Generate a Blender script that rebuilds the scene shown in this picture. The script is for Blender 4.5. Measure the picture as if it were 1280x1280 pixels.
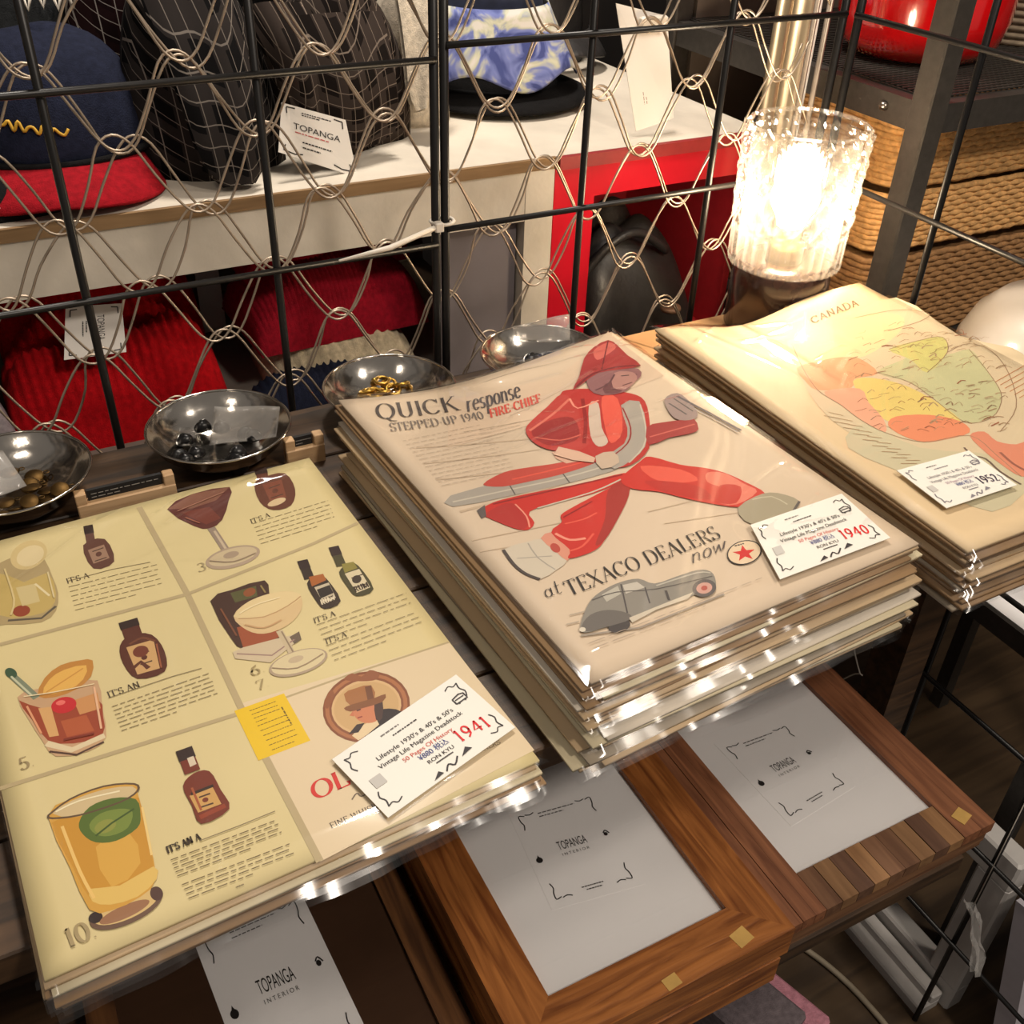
import bpy, bmesh, math, random
from mathutils import Vector, Matrix
random.seed(7)
R = math.radians
for o in list(bpy.data.objects): bpy.data.objects.remove(o)
SC = bpy.context.scene
COL = SC.collection

# ------------------------------------------------------------------ camera
F, PITCH, ROLL, YAW, CAMH = 1280.0, 0.629, 0.0379, -0.5013, 0.475
def cam_axes():
    f = Vector((-math.sin(YAW) * math.cos(PITCH), math.cos(YAW) * math.cos(PITCH), -math.sin(PITCH)))
    r = Vector((math.cos(YAW), math.sin(YAW), 0)); u = r.cross(f)
    return r * math.cos(ROLL) + u * math.sin(ROLL), -r * math.sin(ROLL) + u * math.cos(ROLL), f
CR, CU, CF = cam_axes()
CAM = Vector((0, 0, CAMH))
cd = bpy.data.cameras.new('camera'); cd.sensor_width = 36; cd.lens = 36; cd.clip_start = .02; cd.clip_end = 50
cam = bpy.data.objects.new('camera', cd); COL.objects.link(cam)
M = Matrix((CR, CU, -CF)).transposed().to_4x4(); M.translation = CAM
cam.matrix_world = M
SC.camera = cam

# ------------------------------------------------------------------ light
w = bpy.data.worlds.new('shop_air'); SC.world = w; w.use_nodes = True
w.node_tree.nodes['Background'].inputs[0].default_value = (1.0, .90, .80, 1)
w.node_tree.nodes['Background'].inputs[1].default_value = .20
def area(name, loc, target, size, energy, col):
    l = bpy.data.lights.new(name, 'AREA'); l.shape = 'DISK'; l.size = size; l.energy = energy; l.color = col
    o = bpy.data.objects.new(name, l); COL.objects.link(o); o.location = loc
    d = Vector(target) - Vector(loc); o.rotation_euler = d.to_track_quat('-Z', 'Y').to_euler()
    return o
area('overhead_light', (.75, -.75, 1.65), (.35, .5, 0), .22, 19, (1, .88, .75))
area('overhead_light', (-.60, .05, 1.8), (.1, .6, 0), .25, 3.5, (1, .87, .72))
area('overhead_light', (.55, 1.35, 1.7), (.45, 1.1, .1), .25, 27, (1, .91, .80))
area('overhead_light', (1.35, -.25, 1.75), (1.0, .9, .1), .25, 12, (1, .89, .76))  # added lamp without a fixture, brightens the baskets and red cubby
SC.view_settings.view_transform = 'Standard'; SC.view_settings.look = 'None'
SC.view_settings.exposure = 0.0; SC.view_settings.gamma = 1.0; SC.view_settings.use_curve_mapping = False
try:
    SC.cycles.transparent_max_bounces = 24
except Exception: pass

# ------------------------------------------------------------------ helpers
def ray(x, y): return CF + CR * ((x - 640) / F) - CU * ((y - 640) / F)
def at_z(x, y, z): d = ray(x, y); return CAM + d * ((z - CAM.z) / d.z)
def at_y(x, y, Y): d = ray(x, y); return CAM + d * (Y / d.y)
def at_x(x, y, X): d = ray(x, y); return CAM + d * (X / d.x)

def lin(c):
    return tuple(((v / 255) / 12.92 if v / 255 <= .04045 else ((v / 255 + .055) / 1.055) ** 2.4) for v in c)

MATS = {}
def newmat(name):
    m = bpy.data.materials.new(name); m.use_nodes = True
    return m, m.node_tree, m.node_tree.nodes['Principled BSDF']
def coords(nt, scale=(1, 1, 1), kind='Object'):
    tc = nt.nodes.new('ShaderNodeTexCoord'); mp = nt.nodes.new('ShaderNodeMapping')
    mp.inputs['Scale'].default_value = scale
    nt.links.new(tc.outputs[kind], mp.inputs[0]); return mp.outputs[0]
def mat(name, rgb, rough=.5, metal=0, vary=.12, scale=60, bump=0, bscale=300, coat=0, spec=.5):
    if name in MATS: return MATS[name]
    m, nt, b = newmat(name); c = lin(rgb)
    b.inputs['Roughness'].default_value = rough; b.inputs['Metallic'].default_value = metal
    b.inputs['Specular IOR Level'].default_value = spec
    if coat: b.inputs['Coat Weight'].default_value = coat; b.inputs['Coat Roughness'].default_value = .1
    co = coords(nt)
    n = nt.nodes.new('ShaderNodeTexNoise'); n.inputs['Scale'].default_value = scale; n.inputs['Detail'].default_value = 4
    nt.links.new(co, n.inputs['Vector'])
    r = nt.nodes.new('ShaderNodeValToRGB')
    r.color_ramp.elements[0].position = .3; r.color_ramp.elements[1].position = .7
    r.color_ramp.elements[0].color = (*[v * (1 - vary) for v in c], 1)
    r.color_ramp.elements[1].color = (*[min(1, v * (1 + vary)) for v in c], 1)
    nt.links.new(n.outputs[0], r.inputs[0]); nt.links.new(r.outputs[0], b.inputs['Base Color'])
    if bump:
        n2 = nt.nodes.new('ShaderNodeTexNoise'); n2.inputs['Scale'].default_value = bscale; n2.inputs['Detail'].default_value = 3
        nt.links.new(co, n2.inputs['Vector'])
        bp = nt.nodes.new('ShaderNodeBump'); bp.inputs['Strength'].default_value = bump; bp.inputs['Distance'].default_value = .002
        nt.links.new(n2.outputs[0], bp.inputs['Height']); nt.links.new(bp.outputs[0], b.inputs['Normal'])
    MATS[name] = m; return m
def wood(name, c1, c2, along='X', scale=1.0, rough=.45, bump=.3):
    if name in MATS: return MATS[name]
    m, nt, b = newmat(name); s = {'X': (5, 60, 60), 'Y': (60, 5, 60), 'Z': (60, 60, 5)}[along]
    co = coords(nt, tuple(v * scale for v in s))
    n = nt.nodes.new('ShaderNodeTexNoise'); n.inputs['Scale'].default_value = 1.6; n.inputs['Detail'].default_value = 6
    n.inputs['Distortion'].default_value = .8
    nt.links.new(co, n.inputs['Vector'])
    r = nt.nodes.new('ShaderNodeValToRGB')
    r.color_ramp.elements[0].position = .33; r.color_ramp.elements[1].position = .68
    r.color_ramp.elements[0].color = (*lin(c1), 1); r.color_ramp.elements[1].color = (*lin(c2), 1)
    nt.links.new(n.outputs[0], r.inputs[0]); nt.links.new(r.outputs[0], b.inputs['Base Color'])
    bp = nt.nodes.new('ShaderNodeBump'); bp.inputs['Strength'].default_value = bump; bp.inputs['Distance'].default_value = .001
    nt.links.new(n.outputs[0], bp.inputs['Height']); nt.links.new(bp.outputs[0], b.inputs['Normal'])
    b.inputs['Roughness'].default_value = rough
    MATS[name] = m; return m
def sheen(nt, f0):
    """mirror weight of a thin sheet, the same from both sides"""
    lw = nt.nodes.new('ShaderNodeLayerWeight'); lw.inputs[0].default_value = .5
    pw = nt.nodes.new('ShaderNodeMath'); pw.operation = 'POWER'; pw.inputs[1].default_value = 5; nt.links.new(lw.outputs['Facing'], pw.inputs[0])
    ma = nt.nodes.new('ShaderNodeMath'); ma.operation = 'MULTIPLY_ADD'; ma.inputs[1].default_value = 1 - f0; ma.inputs[2].default_value = f0
    nt.links.new(pw.outputs[0], ma.inputs[0]); return ma.outputs[0]
def film(name, ior=1.45, rough=.06, tint=(1, 1, 1), haze=0.0):
    if name in MATS: return MATS[name]
    m = bpy.data.materials.new(name); m.use_nodes = True; nt = m.node_tree; nt.nodes.clear()
    out = nt.nodes.new('ShaderNodeOutputMaterial'); t = nt.nodes.new('ShaderNodeBsdfTransparent'); g = nt.nodes.new('ShaderNodeBsdfGlossy')
    mx = nt.nodes.new('ShaderNodeMixShader'); fo = sheen(nt, 2 * ((ior - 1) / (ior + 1)) ** 2)
    t.inputs[0].default_value = (*tint, 1); g.inputs['Roughness'].default_value = rough
    nt.links.new(fo, mx.inputs[0]); nt.links.new(t.outputs[0], mx.inputs[1]); nt.links.new(g.outputs[0], mx.inputs[2])
    last = mx
    if haze:
        d = nt.nodes.new('ShaderNodeBsdfDiffuse'); d.inputs[0].default_value = (.8, .77, .74, 1)
        m2 = nt.nodes.new('ShaderNodeMixShader'); m2.inputs[0].default_value = haze
        nt.links.new(mx.outputs[0], m2.inputs[1]); nt.links.new(d.outputs[0], m2.inputs[2]); last = m2
    nt.links.new(last.outputs[0], out.inputs[0]); MATS[name] = m; return m
def printmat():
    if 'print' in MATS: return MATS['print']
    m, nt, b = newmat('printed_ink'); a = nt.nodes.new('ShaderNodeAttribute'); a.attribute_name = 'Col'
    nt.links.new(a.outputs['Color'], b.inputs['Base Color']); b.inputs['Roughness'].default_value = .55
    b.inputs['Specular IOR Level'].default_value = .3
    MATS['print'] = m; return m

def link(name, me, m=None, parent=None):
    o = bpy.data.objects.new(name, me); COL.objects.link(o)
    if m and not me.materials: me.materials.append(m)
    if parent: o.parent = parent; o.matrix_parent_inverse = Matrix.Translation(-parent.location) if parent.rotation_euler.z == 0 else parent.matrix_basis.inverted()
    return o
def tag(o, label, cat, group=None):
    o['label'] = label; o['category'] = cat
    if group: o['group'] = group
    return o
def thing(name, loc, label, cat, group=None):
    o = bpy.data.objects.new(name, None); COL.objects.link(o); o.location = loc; o.empty_display_size = .02
    return tag(o, label, cat, group)
def struct(o): o['kind'] = 'structure'; return o

class MB:
    """mesh builder in world coordinates"""
    def __init__(s): s.v = []; s.f = []; s.sm = []
    def add(s, vs, fs, smooth=False):
        n = len(s.v); s.v += [tuple(p) for p in vs]; s.f += [tuple(i + n for i in f) for f in fs]; s.sm += [smooth] * len(fs); return s
    def box(s, a, b, rz=0, bev=0):
        (x0, y0, z0), (x1, y1, z1) = a, b
        if bev:
            c = bev; pl = [(x0 + c, y0), (x1 - c, y0), (x1, y0 + c), (x1, y1 - c), (x1 - c, y1), (x0 + c, y1), (x0, y1 - c), (x0, y0 + c)]
            pin = [(x0 + 2*c, y0 + c), (x1 - 2*c, y0 + c), (x1 - c, y0 + 2*c), (x1 - c, y1 - 2*c), (x1 - 2*c, y1 - c), (x0 + 2*c, y1 - c), (x0 + c, y1 - 2*c), (x0 + c, y0 + 2*c)]
            vs = [(*p, z0) for p in pl] + [(*p, z1 - c) for p in pl] + [(*p, z1) for p in pin]
            fs = [tuple(range(7, -1, -1)), tuple(range(16, 24))]
            for k in (0, 8): fs += [(k + i, k + (i + 1) % 8, k + 8 + (i + 1) % 8, k + 8 + i) for i in range(8)]
        else:
            vs = [(x0, y0, z0), (x1, y0, z0), (x1, y1, z0), (x0, y1, z0), (x0, y0, z1), (x1, y0, z1), (x1, y1, z1), (x0, y1, z1)]
            fs = [(3, 2, 1, 0), (4, 5, 6, 7), (0, 1, 5, 4), (1, 2, 6, 5), (2, 3, 7, 6), (3, 0, 4, 7)]
        if rz:
            cx, cy = (x0 + x1) / 2, (y0 + y1) / 2; c, sn = math.cos(rz), math.sin(rz)
            vs = [(cx + (x - cx) * c - (y - cy) * sn, cy + (x - cx) * sn + (y - cy) * c, z) for x, y, z in vs]
        return s.add(vs, fs)
    def tube(s, pts, r, seg=8, closed=False, rfun=None):
        pts = [Vector(p) for p in pts]; n = len(pts); rings = []
        up = None
        for i, p in enumerate(pts):
            a = pts[(i - 1) % n] if (closed or i > 0) else p; b = pts[(i + 1) % n] if (closed or i < n - 1) else p
            t = (b - a).normalized()
            if up is None:
                up = Vector((0, 0, 1)) if abs(t.z) < .9 else Vector((1, 0, 0))
            sd = t.cross(up).normalized(); up = sd.cross(t).normalized()
            rr = rfun(i) if rfun else r
            rings.append([p + (sd * math.cos(q) + up * math.sin(q)) * rr for q in [2 * math.pi * k / seg for k in range(seg)]])
        vs = [q for rg in rings for q in rg]; fs = []
        m = n if closed else n - 1
        for i in range(m):
            j = (i + 1) % n
            fs += [(i * seg + k, i * seg + (k + 1) % seg, j * seg + (k + 1) % seg, j * seg + k) for k in range(seg)]
        if not closed: fs += [tuple(range(seg - 1, -1, -1)), tuple((n - 1) * seg + k for k in range(seg))]
        return s.add(vs, fs, True)
    def lathe(s, prof, c=(0, 0, 0), seg=40, rmod=None, cap0=True, cap1=True):
        cx, cy, cz = c; vs = []; fs = []
        for j, (r, z) in enumerate(prof):
            for k in range(seg):
                a = 2 * math.pi * k / seg; rr = r * (rmod(a, j) if rmod else 1)
                vs.append((cx + rr * math.cos(a), cy + rr * math.sin(a), cz + z))
        for j in range(len(prof) - 1):
            fs += [(j * seg + k, j * seg + (k + 1) % seg, (j + 1) * seg + (k + 1) % seg, (j + 1) * seg + k) for k in range(seg)]
        if cap0: fs.append(tuple(range(seg - 1, -1, -1)))
        if cap1: fs.append(tuple((len(prof) - 1) * seg + k for k in range(seg)))
        return s.add(vs, fs, True)
    def prism(s, poly, z0, z1):
        n = len(poly); vs = [(x, y, z0) for x, y in poly] + [(x, y, z1) for x, y in poly]
        fs = [tuple(range(n - 1, -1, -1)), tuple(range(n, 2 * n))] + [(i, (i + 1) % n, n + (i + 1) % n, n + i) for i in range(n)]
        return s.add(vs, fs)
    def grid(s, fn, nu, nv, smooth=True, thick=0):
        vs = [fn(i / nu, j / nv) for j in range(nv + 1) for i in range(nu + 1)]; W = nu + 1
        fs = [(j * W + i, j * W + i + 1, (j + 1) * W + i + 1, (j + 1) * W + i) for j in range(nv) for i in range(nu)]
        if thick:
            n = len(vs); vs = [Vector(v) for v in vs]; vs += [v - Vector((0, 0, thick)) for v in vs]
            fs += [tuple(n + k for k in reversed(f)) for f in list(fs)]
            ring = [i for i in range(W)] + [j * W + nu for j in range(1, nv + 1)] + [nv * W + i for i in range(nu - 1, -1, -1)] + [j * W for j in range(nv - 1, 0, -1)]
            fs += [(ring[(k + 1) % len(ring)], ring[k], n + ring[k], n + ring[(k + 1) % len(ring)]) for k in range(len(ring))]
        return s.add(vs, fs, smooth)
    def xf(s, mtx):
        s.v = [tuple(mtx @ Vector(p)) for p in s.v]; return s
    def build(s, name, m, parent=None):
        me = bpy.data.meshes.new(name); me.from_pydata(s.v, [], s.f)
        me.polygons.foreach_set('use_smooth', s.sm); me.update()
        bm = bmesh.new(); bm.from_mesh(me); bmesh.ops.recalc_face_normals(bm, faces=bm.faces); bm.to_mesh(me); bm.free()
        return link(name, me, m, parent)

def smooth_closed(pts, n=5):
    out = []; N = len(pts)
    for i in range(N):
        p0, p1, p2, p3 = pts[i - 1], pts[i], pts[(i + 1) % N], pts[(i + 2) % N]
        for k in range(n):
            t = k / n
            out.append(tuple(.5 * (2 * b + (c - a) * t + (2 * a - 5 * b + 4 * c - d) * t * t + (3 * b - a - 3 * c + d) * t ** 3) for a, b, c, d in zip(p0, p1, p2, p3)))
    return out
def smooth_open(pts, n=5):
    q = [pts[0]] + list(pts) + [pts[-1]]; out = []
    for i in range(1, len(q) - 2):
        p0, p1, p2, p3 = q[i - 1:i + 3]
        for k in range(n):
            t = k / n
            out.append(tuple(.5 * (2 * b + (c - a) * t + (2 * a - 5 * b + 4 * c - d) * t * t + (3 * b - a - 3 * c + d) * t ** 3) for a, b, c, d in zip(p0, p1, p2, p3)))
    out.append(tuple(pts[-1])); return out

# ---- a small skeleton type face: strokes swell by direction like a book face
def arc(cx, cy, rx, ry, a0, a1, n=12):
    return [(cx + rx * math.cos(R(a0 + (a1 - a0) * i / n)), cy + ry * math.sin(R(a0 + (a1 - a0) * i / n))) for i in range(n + 1)]
def sv(x): return [[(x, 0), (x, 1)], [(x - .1, 0), (x + .1, 0)], [(x - .1, 1), (x + .1, 1)]]
GL = {
 'A': (.8, [[(.08, 0), (.4, 1)], [(.4, 1), (.72, 0)], [(.2, .36), (.6, .36)], [(0, 0), (.17, 0)], [(.62, 0), (.82, 0)]]),
 'C': (.8, [arc(.42, .5, .36, .5, 42, 318, 20), [(.7, .72), (.71, .98)]]),
 'D': (.85, sv(.16) + [[(.16, 1), (.4, 1)] + arc(.4, .5, .38, .5, 90, -90) + [(.16, 0)]]),
 'E': (.68, sv(.16) + [[(.16, 1), (.6, 1), (.6, .84)], [(.16, .52), (.48, .52), (.48, .42)], [(.16, 0), (.62, 0), (.62, .18)]]),
 'F': (.64, sv(.16) + [[(.16, 1), (.6, 1), (.6, .82)], [(.16, .52), (.46, .52), (.46, .42)]]),
 'H': (.85, sv(.16) + sv(.68) + [[(.16, .52), (.68, .52)]]),
 'I': (.34, sv(.17)),
 'K': (.84, sv(.16) + [[(.16, .42), (.66, 1)], [(.32, .58), (.72, 0)], [(.6, 0), (.86, 0)], [(.54, 1), (.78, 1)]]),
 'L': (.66, sv(.16) + [[(.16, 0), (.6, 0), (.6, .22)]]),
 'N': (.84, [[(.14, 0), (.14, 1)], [(.14, 1), (.68, 0)], [(.68, 0), (.68, 1)], [(.04, 0), (.24, 0)], [(.58, 1), (.78, 1)]]),
 'O': (.86, [arc(.43, .5, .37, .5, 0, 360, 26)]),
 'P': (.7, sv(.16) + [[(.16, 1), (.36, 1)] + arc(.36, .74, .27, .26, 90, -90) + [(.16, .48)]]),
 'Q': (.9, [arc(.43, .5, .37, .5, 0, 360, 26), [(.42, .05), (.6, -.16), (.85, -.2)]]),
 'R': (.78, sv(.16) + [[(.16, 1), (.36, 1)] + arc(.36, .75, .25, .25, 90, -90) + [(.16, .5)], [(.38, .5), (.66, 0)], [(.6, 0), (.8, 0)]]),
 'S': (.6, [arc(.3, .75, .23, .25, 30, 270, 10) + arc(.3, .25, .25, .25, 90, -150, 10), [(.5, .78), (.51, .98)], [(.06, .24), (.06, .02)]]),
 'T': (.74, sv(.36) + [[(.02, .82), (.02, 1), (.7, 1), (.7, .82)]]),
 'U': (.82, [[(.15, 1), (.15, .3)] + arc(.4, .3, .25, .3, 180, 360, 10) + [(.65, 1)], [(.04, 1), (.27, 1)], [(.55, 1), (.76, 1)]]),
 'W': (1.1, [[(.06, 1), (.3, 0)], [(.3, 0), (.53, 1)], [(.53, 1), (.77, 0)], [(.77, 0), (1.0, 1)], [(0, 1), (.18, 1)], [(.9, 1), (1.08, 1)]]),
 'X': (.8, [[(.08, 1), (.7, 0)], [(.08, 0), (.7, 1)], [(0, 1), (.2, 1)], [(.58, 1), (.8, 1)], [(0, 0), (.2, 0)], [(.58, 0), (.8, 0)]]),
 'Y': (.76, [[(.06, 1), (.37, .48)], [(.37, .48), (.68, 1)], [(.37, .48), (.37, 0)], [(.26, 0), (.48, 0)], [(0, 1), (.18, 1)], [(.58, 1), (.76, 1)]]),
 'G': (.84, [arc(.42, .5, .36, .5, 42, 330, 20), [(.72, .72), (.72, .98)], [(.72, .3), (.72, .02)], [(.55, .38), (.82, .38)]]),
 'V': (.78, [[(.06, 1), (.38, 0)], [(.38, 0), (.7, 1)], [(0, 1), (.18, 1)], [(.6, 1), (.78, 1)]]),
 'M': (1.0, [[(.12, 0), (.12, 1)], [(.12, 1), (.46, 0)], [(.46, 0), (.82, 1)], [(.82, 1), (.82, 0)], [(.02, 0), (.22, 0)], [(.72, 0), (.92, 0)]]),
 'B': (.74, sv(.16) + [[(.16, 1), (.38, 1)] + arc(.38, .77, .22, .23, 90, -90) + [(.16, .54), (.4, .54)] + arc(.4, .27, .26, .27, 90, -90) + [(.16, 0)]]),
 '-': (.4, [[(.06, .38), (.34, .38)]]), '.': (.26, [[(.1, .02), (.14, .06)]]), ' ': (.36, []), "'": (.2, [[(.1, 1), (.08, .78)]]),
 '0': (.64, [arc(.31, .5, .25, .5, 0, 360, 22)]), '1': (.44, sv(.22)[:2] + [[(.22, 1), (.08, .86)]]),
 '2': (.56, [arc(.27, .74, .2, .26, 165, -40, 10) + [(.06, 0), (.5, 0)]]),
 '3': (.56, [arc(.26, .76, .2, .24, 150, -90, 10) + arc(.26, .27, .24, .27, 90, -150, 10)]),
 '4': (.66, [[(.46, 0), (.46, 1)], [(.46, 1), (.04, .3), (.62, .3)]]),
 '5': (.56, [[(.48, 1), (.14, 1), (.1, .56)] + arc(.26, .31, .23, .31, 130, -150, 12)]),
 '6': (.58, [arc(.28, .3, .23, .3, 0, 360, 16), [(.06, .36), (.16, .78), (.44, 1)]]),
 '7': (.56, [[(.06, .84), (.06, 1), (.5, 1), (.2, 0)]]),
 '9': (.6, [arc(.29, .7, .23, .3, 0, 360, 16), [(.52, .66), (.44, .24), (.16, 0)]]),
 'r': (.42, [[(.1, 0), (.1, .56)], [(.1, .4), (.22, .54), (.38, .52)]]),
 'e': (.5, [[(.06, .3), (.42, .34)] + arc(.25, .28, .19, .28, 20, 320, 14)]),
 's': (.42, [arc(.2, .42, .14, .14, 40, 270, 8) + arc(.2, .14, .15, .14, 90, -150, 8)]),
 'p': (.54, [[(.1, -.34), (.1, .56)], arc(.28, .28, .19, .28, 0, 360, 14)]),
 'o': (.52, [arc(.26, .28, .2, .28, 0, 360, 16)]),
 'n': (.56, [[(.1, 0), (.1, .56)], [(.1, .38), (.2, .53), (.34, .55), (.43, .42), (.43, .06), (.52, .02)]]),
 'a': (.56, [arc(.25, .27, .19, .27, 0, 360, 14), [(.44, .56), (.43, .08), (.54, .02)]]),
 't': (.4, [[(.18, .9), (.16, .1), (.26, 0), (.38, .06)], [(.04, .56), (.36, .58)]]),
 'w': (.74, [[(.04, .54), (.14, .04), (.34, .5)], [(.34, .5), (.44, .03), (.58, .2), (.66, .56), (.74, .48)]]),
}
class Print:
    """flat coloured print: polygons and strokes laid on a page through a mapping (u, v) -> world point"""
    EPS = 5.0e-6
    def __init__(s, mp, hf=None): s.mp = mp; s.polys = []; s.hf = hf; s.L = 0
    def fill(s, pts, col, smooth=0, up=True):
        if smooth: pts = smooth_closed(pts, smooth)
        s.L += 1 if up else 0
        s.polys.append(([s.mp(*p) for p in pts], lin(col), s.L)); return s
    def oval(s, cx, cy, rx, ry, rot, col, n=28):
        a = R(rot); c, q = math.cos(a), math.sin(a)
        return s.fill([(cx + rx * math.cos(t) * c - ry * math.sin(t) * q, cy + rx * math.cos(t) * q + ry * math.sin(t) * c) for t in [2 * math.pi * k / n for k in range(n)]], col)
    def stroke3(s, P, w, col, up=True, wf=None):
        if up: s.L += 1
        c = lin(col); n = len(P); Lp = []; Rp = []
        for i in range(n):
            a = P[max(0, i - 1)]; b = P[min(n - 1, i + 1)]; d = (b - a); d.z = 0
            if d.length < 1e-9: d = Vector((1, 0, 0))
            d.normalize(); nn = Vector((-d.y, d.x, 0)); ww = wf[i] if wf else w
            Lp.append(P[i] + nn * ww / 2); Rp.append(P[i] - nn * ww / 2)
        for i in range(n - 1):
            s.polys.append(([Lp[i], Rp[i], Rp[i + 1], Lp[i + 1]], c, s.L))
        return s
    def stroke(s, pts, w, col, smooth=0, up=True):
        if smooth: pts = smooth_open(pts, smooth)
        return s.stroke3([s.mp(*p) for p in pts], w, col, up)
    def text(s, txt, p0, p1, ptop, col, thick=.16, thin=.05, slant=0, space=.04, even=False):
        """baseline p0->p1, cap height p0->ptop, all in the print's own coordinates"""
        s.L += 1
        A, B, T = s.mp(*p0), s.mp(*p1), s.mp(*ptop)
        adv = sum(GL[ch][0] + space for ch in txt) - space
        e1 = (B - A) / adv; e2 = (T - A); H = e2.length; c = lin(col); x = 0
        for ch in txt:
            wd, st = GL[ch]
            for l in st:
                P = [A + e1 * (x + px + slant * py) + e2 * py for px, py in l]
                W = []
                for i in range(len(l)):
                    a = l[max(0, i - 1)]; b = l[min(len(l) - 1, i + 1)]; dx, dy = b[0] - a[0], b[1] - a[1]; q = math.hypot(dx, dy) or 1
                    k = abs(dy) / q
                    if k > .3 and dx * dy > 0 and len(l) == 2: k *= .25
                    W.append(H * (thick if even else thin + (thick - thin) * k ** 1.5))
                s.stroke3(P, 0, col, up=False, wf=W)
            x += wd + space
        return s
    def rows(s, a, b, c, n, col, w=.0004, gap=.3, seed=1):
        """unreadable body copy: n rows of word-long dashes between corner a, row end b and last-row start c"""
        rg = random.Random(seed); s.L += 1
        for i in range(n):
            t = i / max(1, n - 1); ox, oy = (c[0] - a[0]) * t, (c[1] - a[1]) * t; u = 0; end = 1 if i < n - 1 else rg.uniform(.4, .8)
            while u < end:
                l = rg.uniform(.04, .13); v = min(end, u + l)
                P = [(a[0] + ox + (b[0] - a[0]) * q, a[1] + oy + (b[1] - a[1]) * q) for q in (u, v)]
                s.stroke(P, w, col, up=False); u = v + .025
        return s
    def sans(s, txt, p0, p1, ptop, col):
        """plain face for small legible lines"""
        cu = bpy.data.curves.new('t', 'FONT'); cu.body = txt; cu.size = 1
        o = bpy.data.objects.new('t', cu); COL.objects.link(o)
        bpy.context.view_layer.update()
        me = bpy.data.meshes.new_from_object(o.evaluated_get(bpy.context.evaluated_depsgraph_get()))
        bpy.data.objects.remove(o); s.L += 1
        if not me.vertices: return s
        xs = [v.co.x for v in me.vertices]; x0, x1 = min(xs), max(xs)
        A, B, T = s.mp(*p0), s.mp(*p1), s.mp(*ptop); e1 = (B - A) / (x1 - x0); e2 = (T - A) / .72
        c = lin(col)
        for p in me.polygons:
            s.polys.append(([A + e1 * (me.vertices[i].co.x - x0) + e2 * me.vertices[i].co.y for i in p.vertices], c, s.L))
        bpy.data.meshes.remove(me); return s
    def build(s, name, parent, base=0.0):
        bm = bmesh.new(); cl = bm.loops.layers.float_color.new('Col'); ll = bm.verts.layers.float.new('lay')
        for pts, c, L in s.polys:
            vs = [bm.verts.new(p) for p in pts]
            for v in vs: v[ll] = L
            try: f = bm.faces.new(vs)
            except ValueError: continue
            for lp in f.loops: lp[cl] = (*c, 1)
        if s.hf:
            bmesh.ops.triangulate(bm, faces=bm.faces)
            for it in range(6):
                es = [e for e in bm.edges if e.calc_length() > .0042]
                if not es: break
                bmesh.ops.subdivide_edges(bm, edges=es, cuts=1, use_grid_fill=False)
                bmesh.ops.triangulate(bm, faces=[f for f in bm.faces if len(f.verts) > 3])
            for v in bm.verts: v.co.z = s.hf(v.co.x, v.co.y)
        for v in bm.verts: v.co.z += base + v[ll] * (2.0e-5 if s.hf else s.EPS)
        bmesh.ops.recalc_face_normals(bm, faces=bm.faces)
        for f in bm.faces:
            if f.normal.z < 0: f.normal_flip()
        me = bpy.data.meshes.new(name); bm.to_mesh(me); bm.free()
        return link(name, me, printmat(), parent)

def quadmap(tl, tr, br, bl):
    tl, tr, br, bl = map(Vector, (tl, tr, br, bl))
    return lambda u, v: (bl * (1 - u) + br * u) * (1 - v) + (tl * (1 - u) + tr * u) * v
BLACK = (38, 34, 33)

# ================================================================== the setting
FLOOR = -.80
b = MB().box((-2.5, -1.5, FLOOR - .02), (3.2, 2.6, FLOOR)); struct(b.build('floor', wood('floor_wood', (58, 44, 30), (84, 66, 46), 'X', .4)))
b = MB().box((-2.5, 1.62, FLOOR), (3.2, 1.66, 1.9)); struct(b.build('wall_back', mat('wall_paint', (46, 40, 38), .9, vary=.1, scale=8)))
b = MB().box((2.6, -1.5, FLOOR), (2.64, 1.62, 1.9)); struct(b.build('wall_right', mat('wall_paint', (46, 40, 38))))

# ------------------------------------------------------------------ display stand (two tiers of dark planks)
DARK = wood('dark_stained_wood', (42, 29, 18), (82, 59, 38), 'X', 1.0, .5)
stand = thing('display_stand', (.0, .57, FLOOR), 'dark stained two-tier wooden display stand carrying the print stacks', 'stand')
ys = [.350, .423, .519, .615, .711, .795]
for a, c in zip(ys, ys[1:]):
    MB().box((-.75, a + .0012, -.020), (.48 if a < .4 else .772, c - .0012, 0), bev=.0012).build('plank', DARK, stand)
LOW = -.268
for a, c in zip([.285, .37, .46, .55, .64, .72], [.37, .46, .55, .64, .72, .79]):
    MB().box((-.75, a + .001, LOW - .018), (.612, c - .001, LOW), bev=.001).build('shelf_plank', DARK, stand)
for x, y in ((-.72, .40), (.748, .50), (-.72, .76), (.74, .765)):
    MB().box((x - .02, y - .02, FLOOR), (x + .02, y + .02, -.020)).build('leg', DARK, stand)
MB().box((-.74, .700, -.062), (.76, .720, -.020)).build('apron', DARK, stand)
MB().box((-.74, .775, LOW - .06), (.56, .79, LOW - .018)).build('shelf_apron', DARK, stand)

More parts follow.
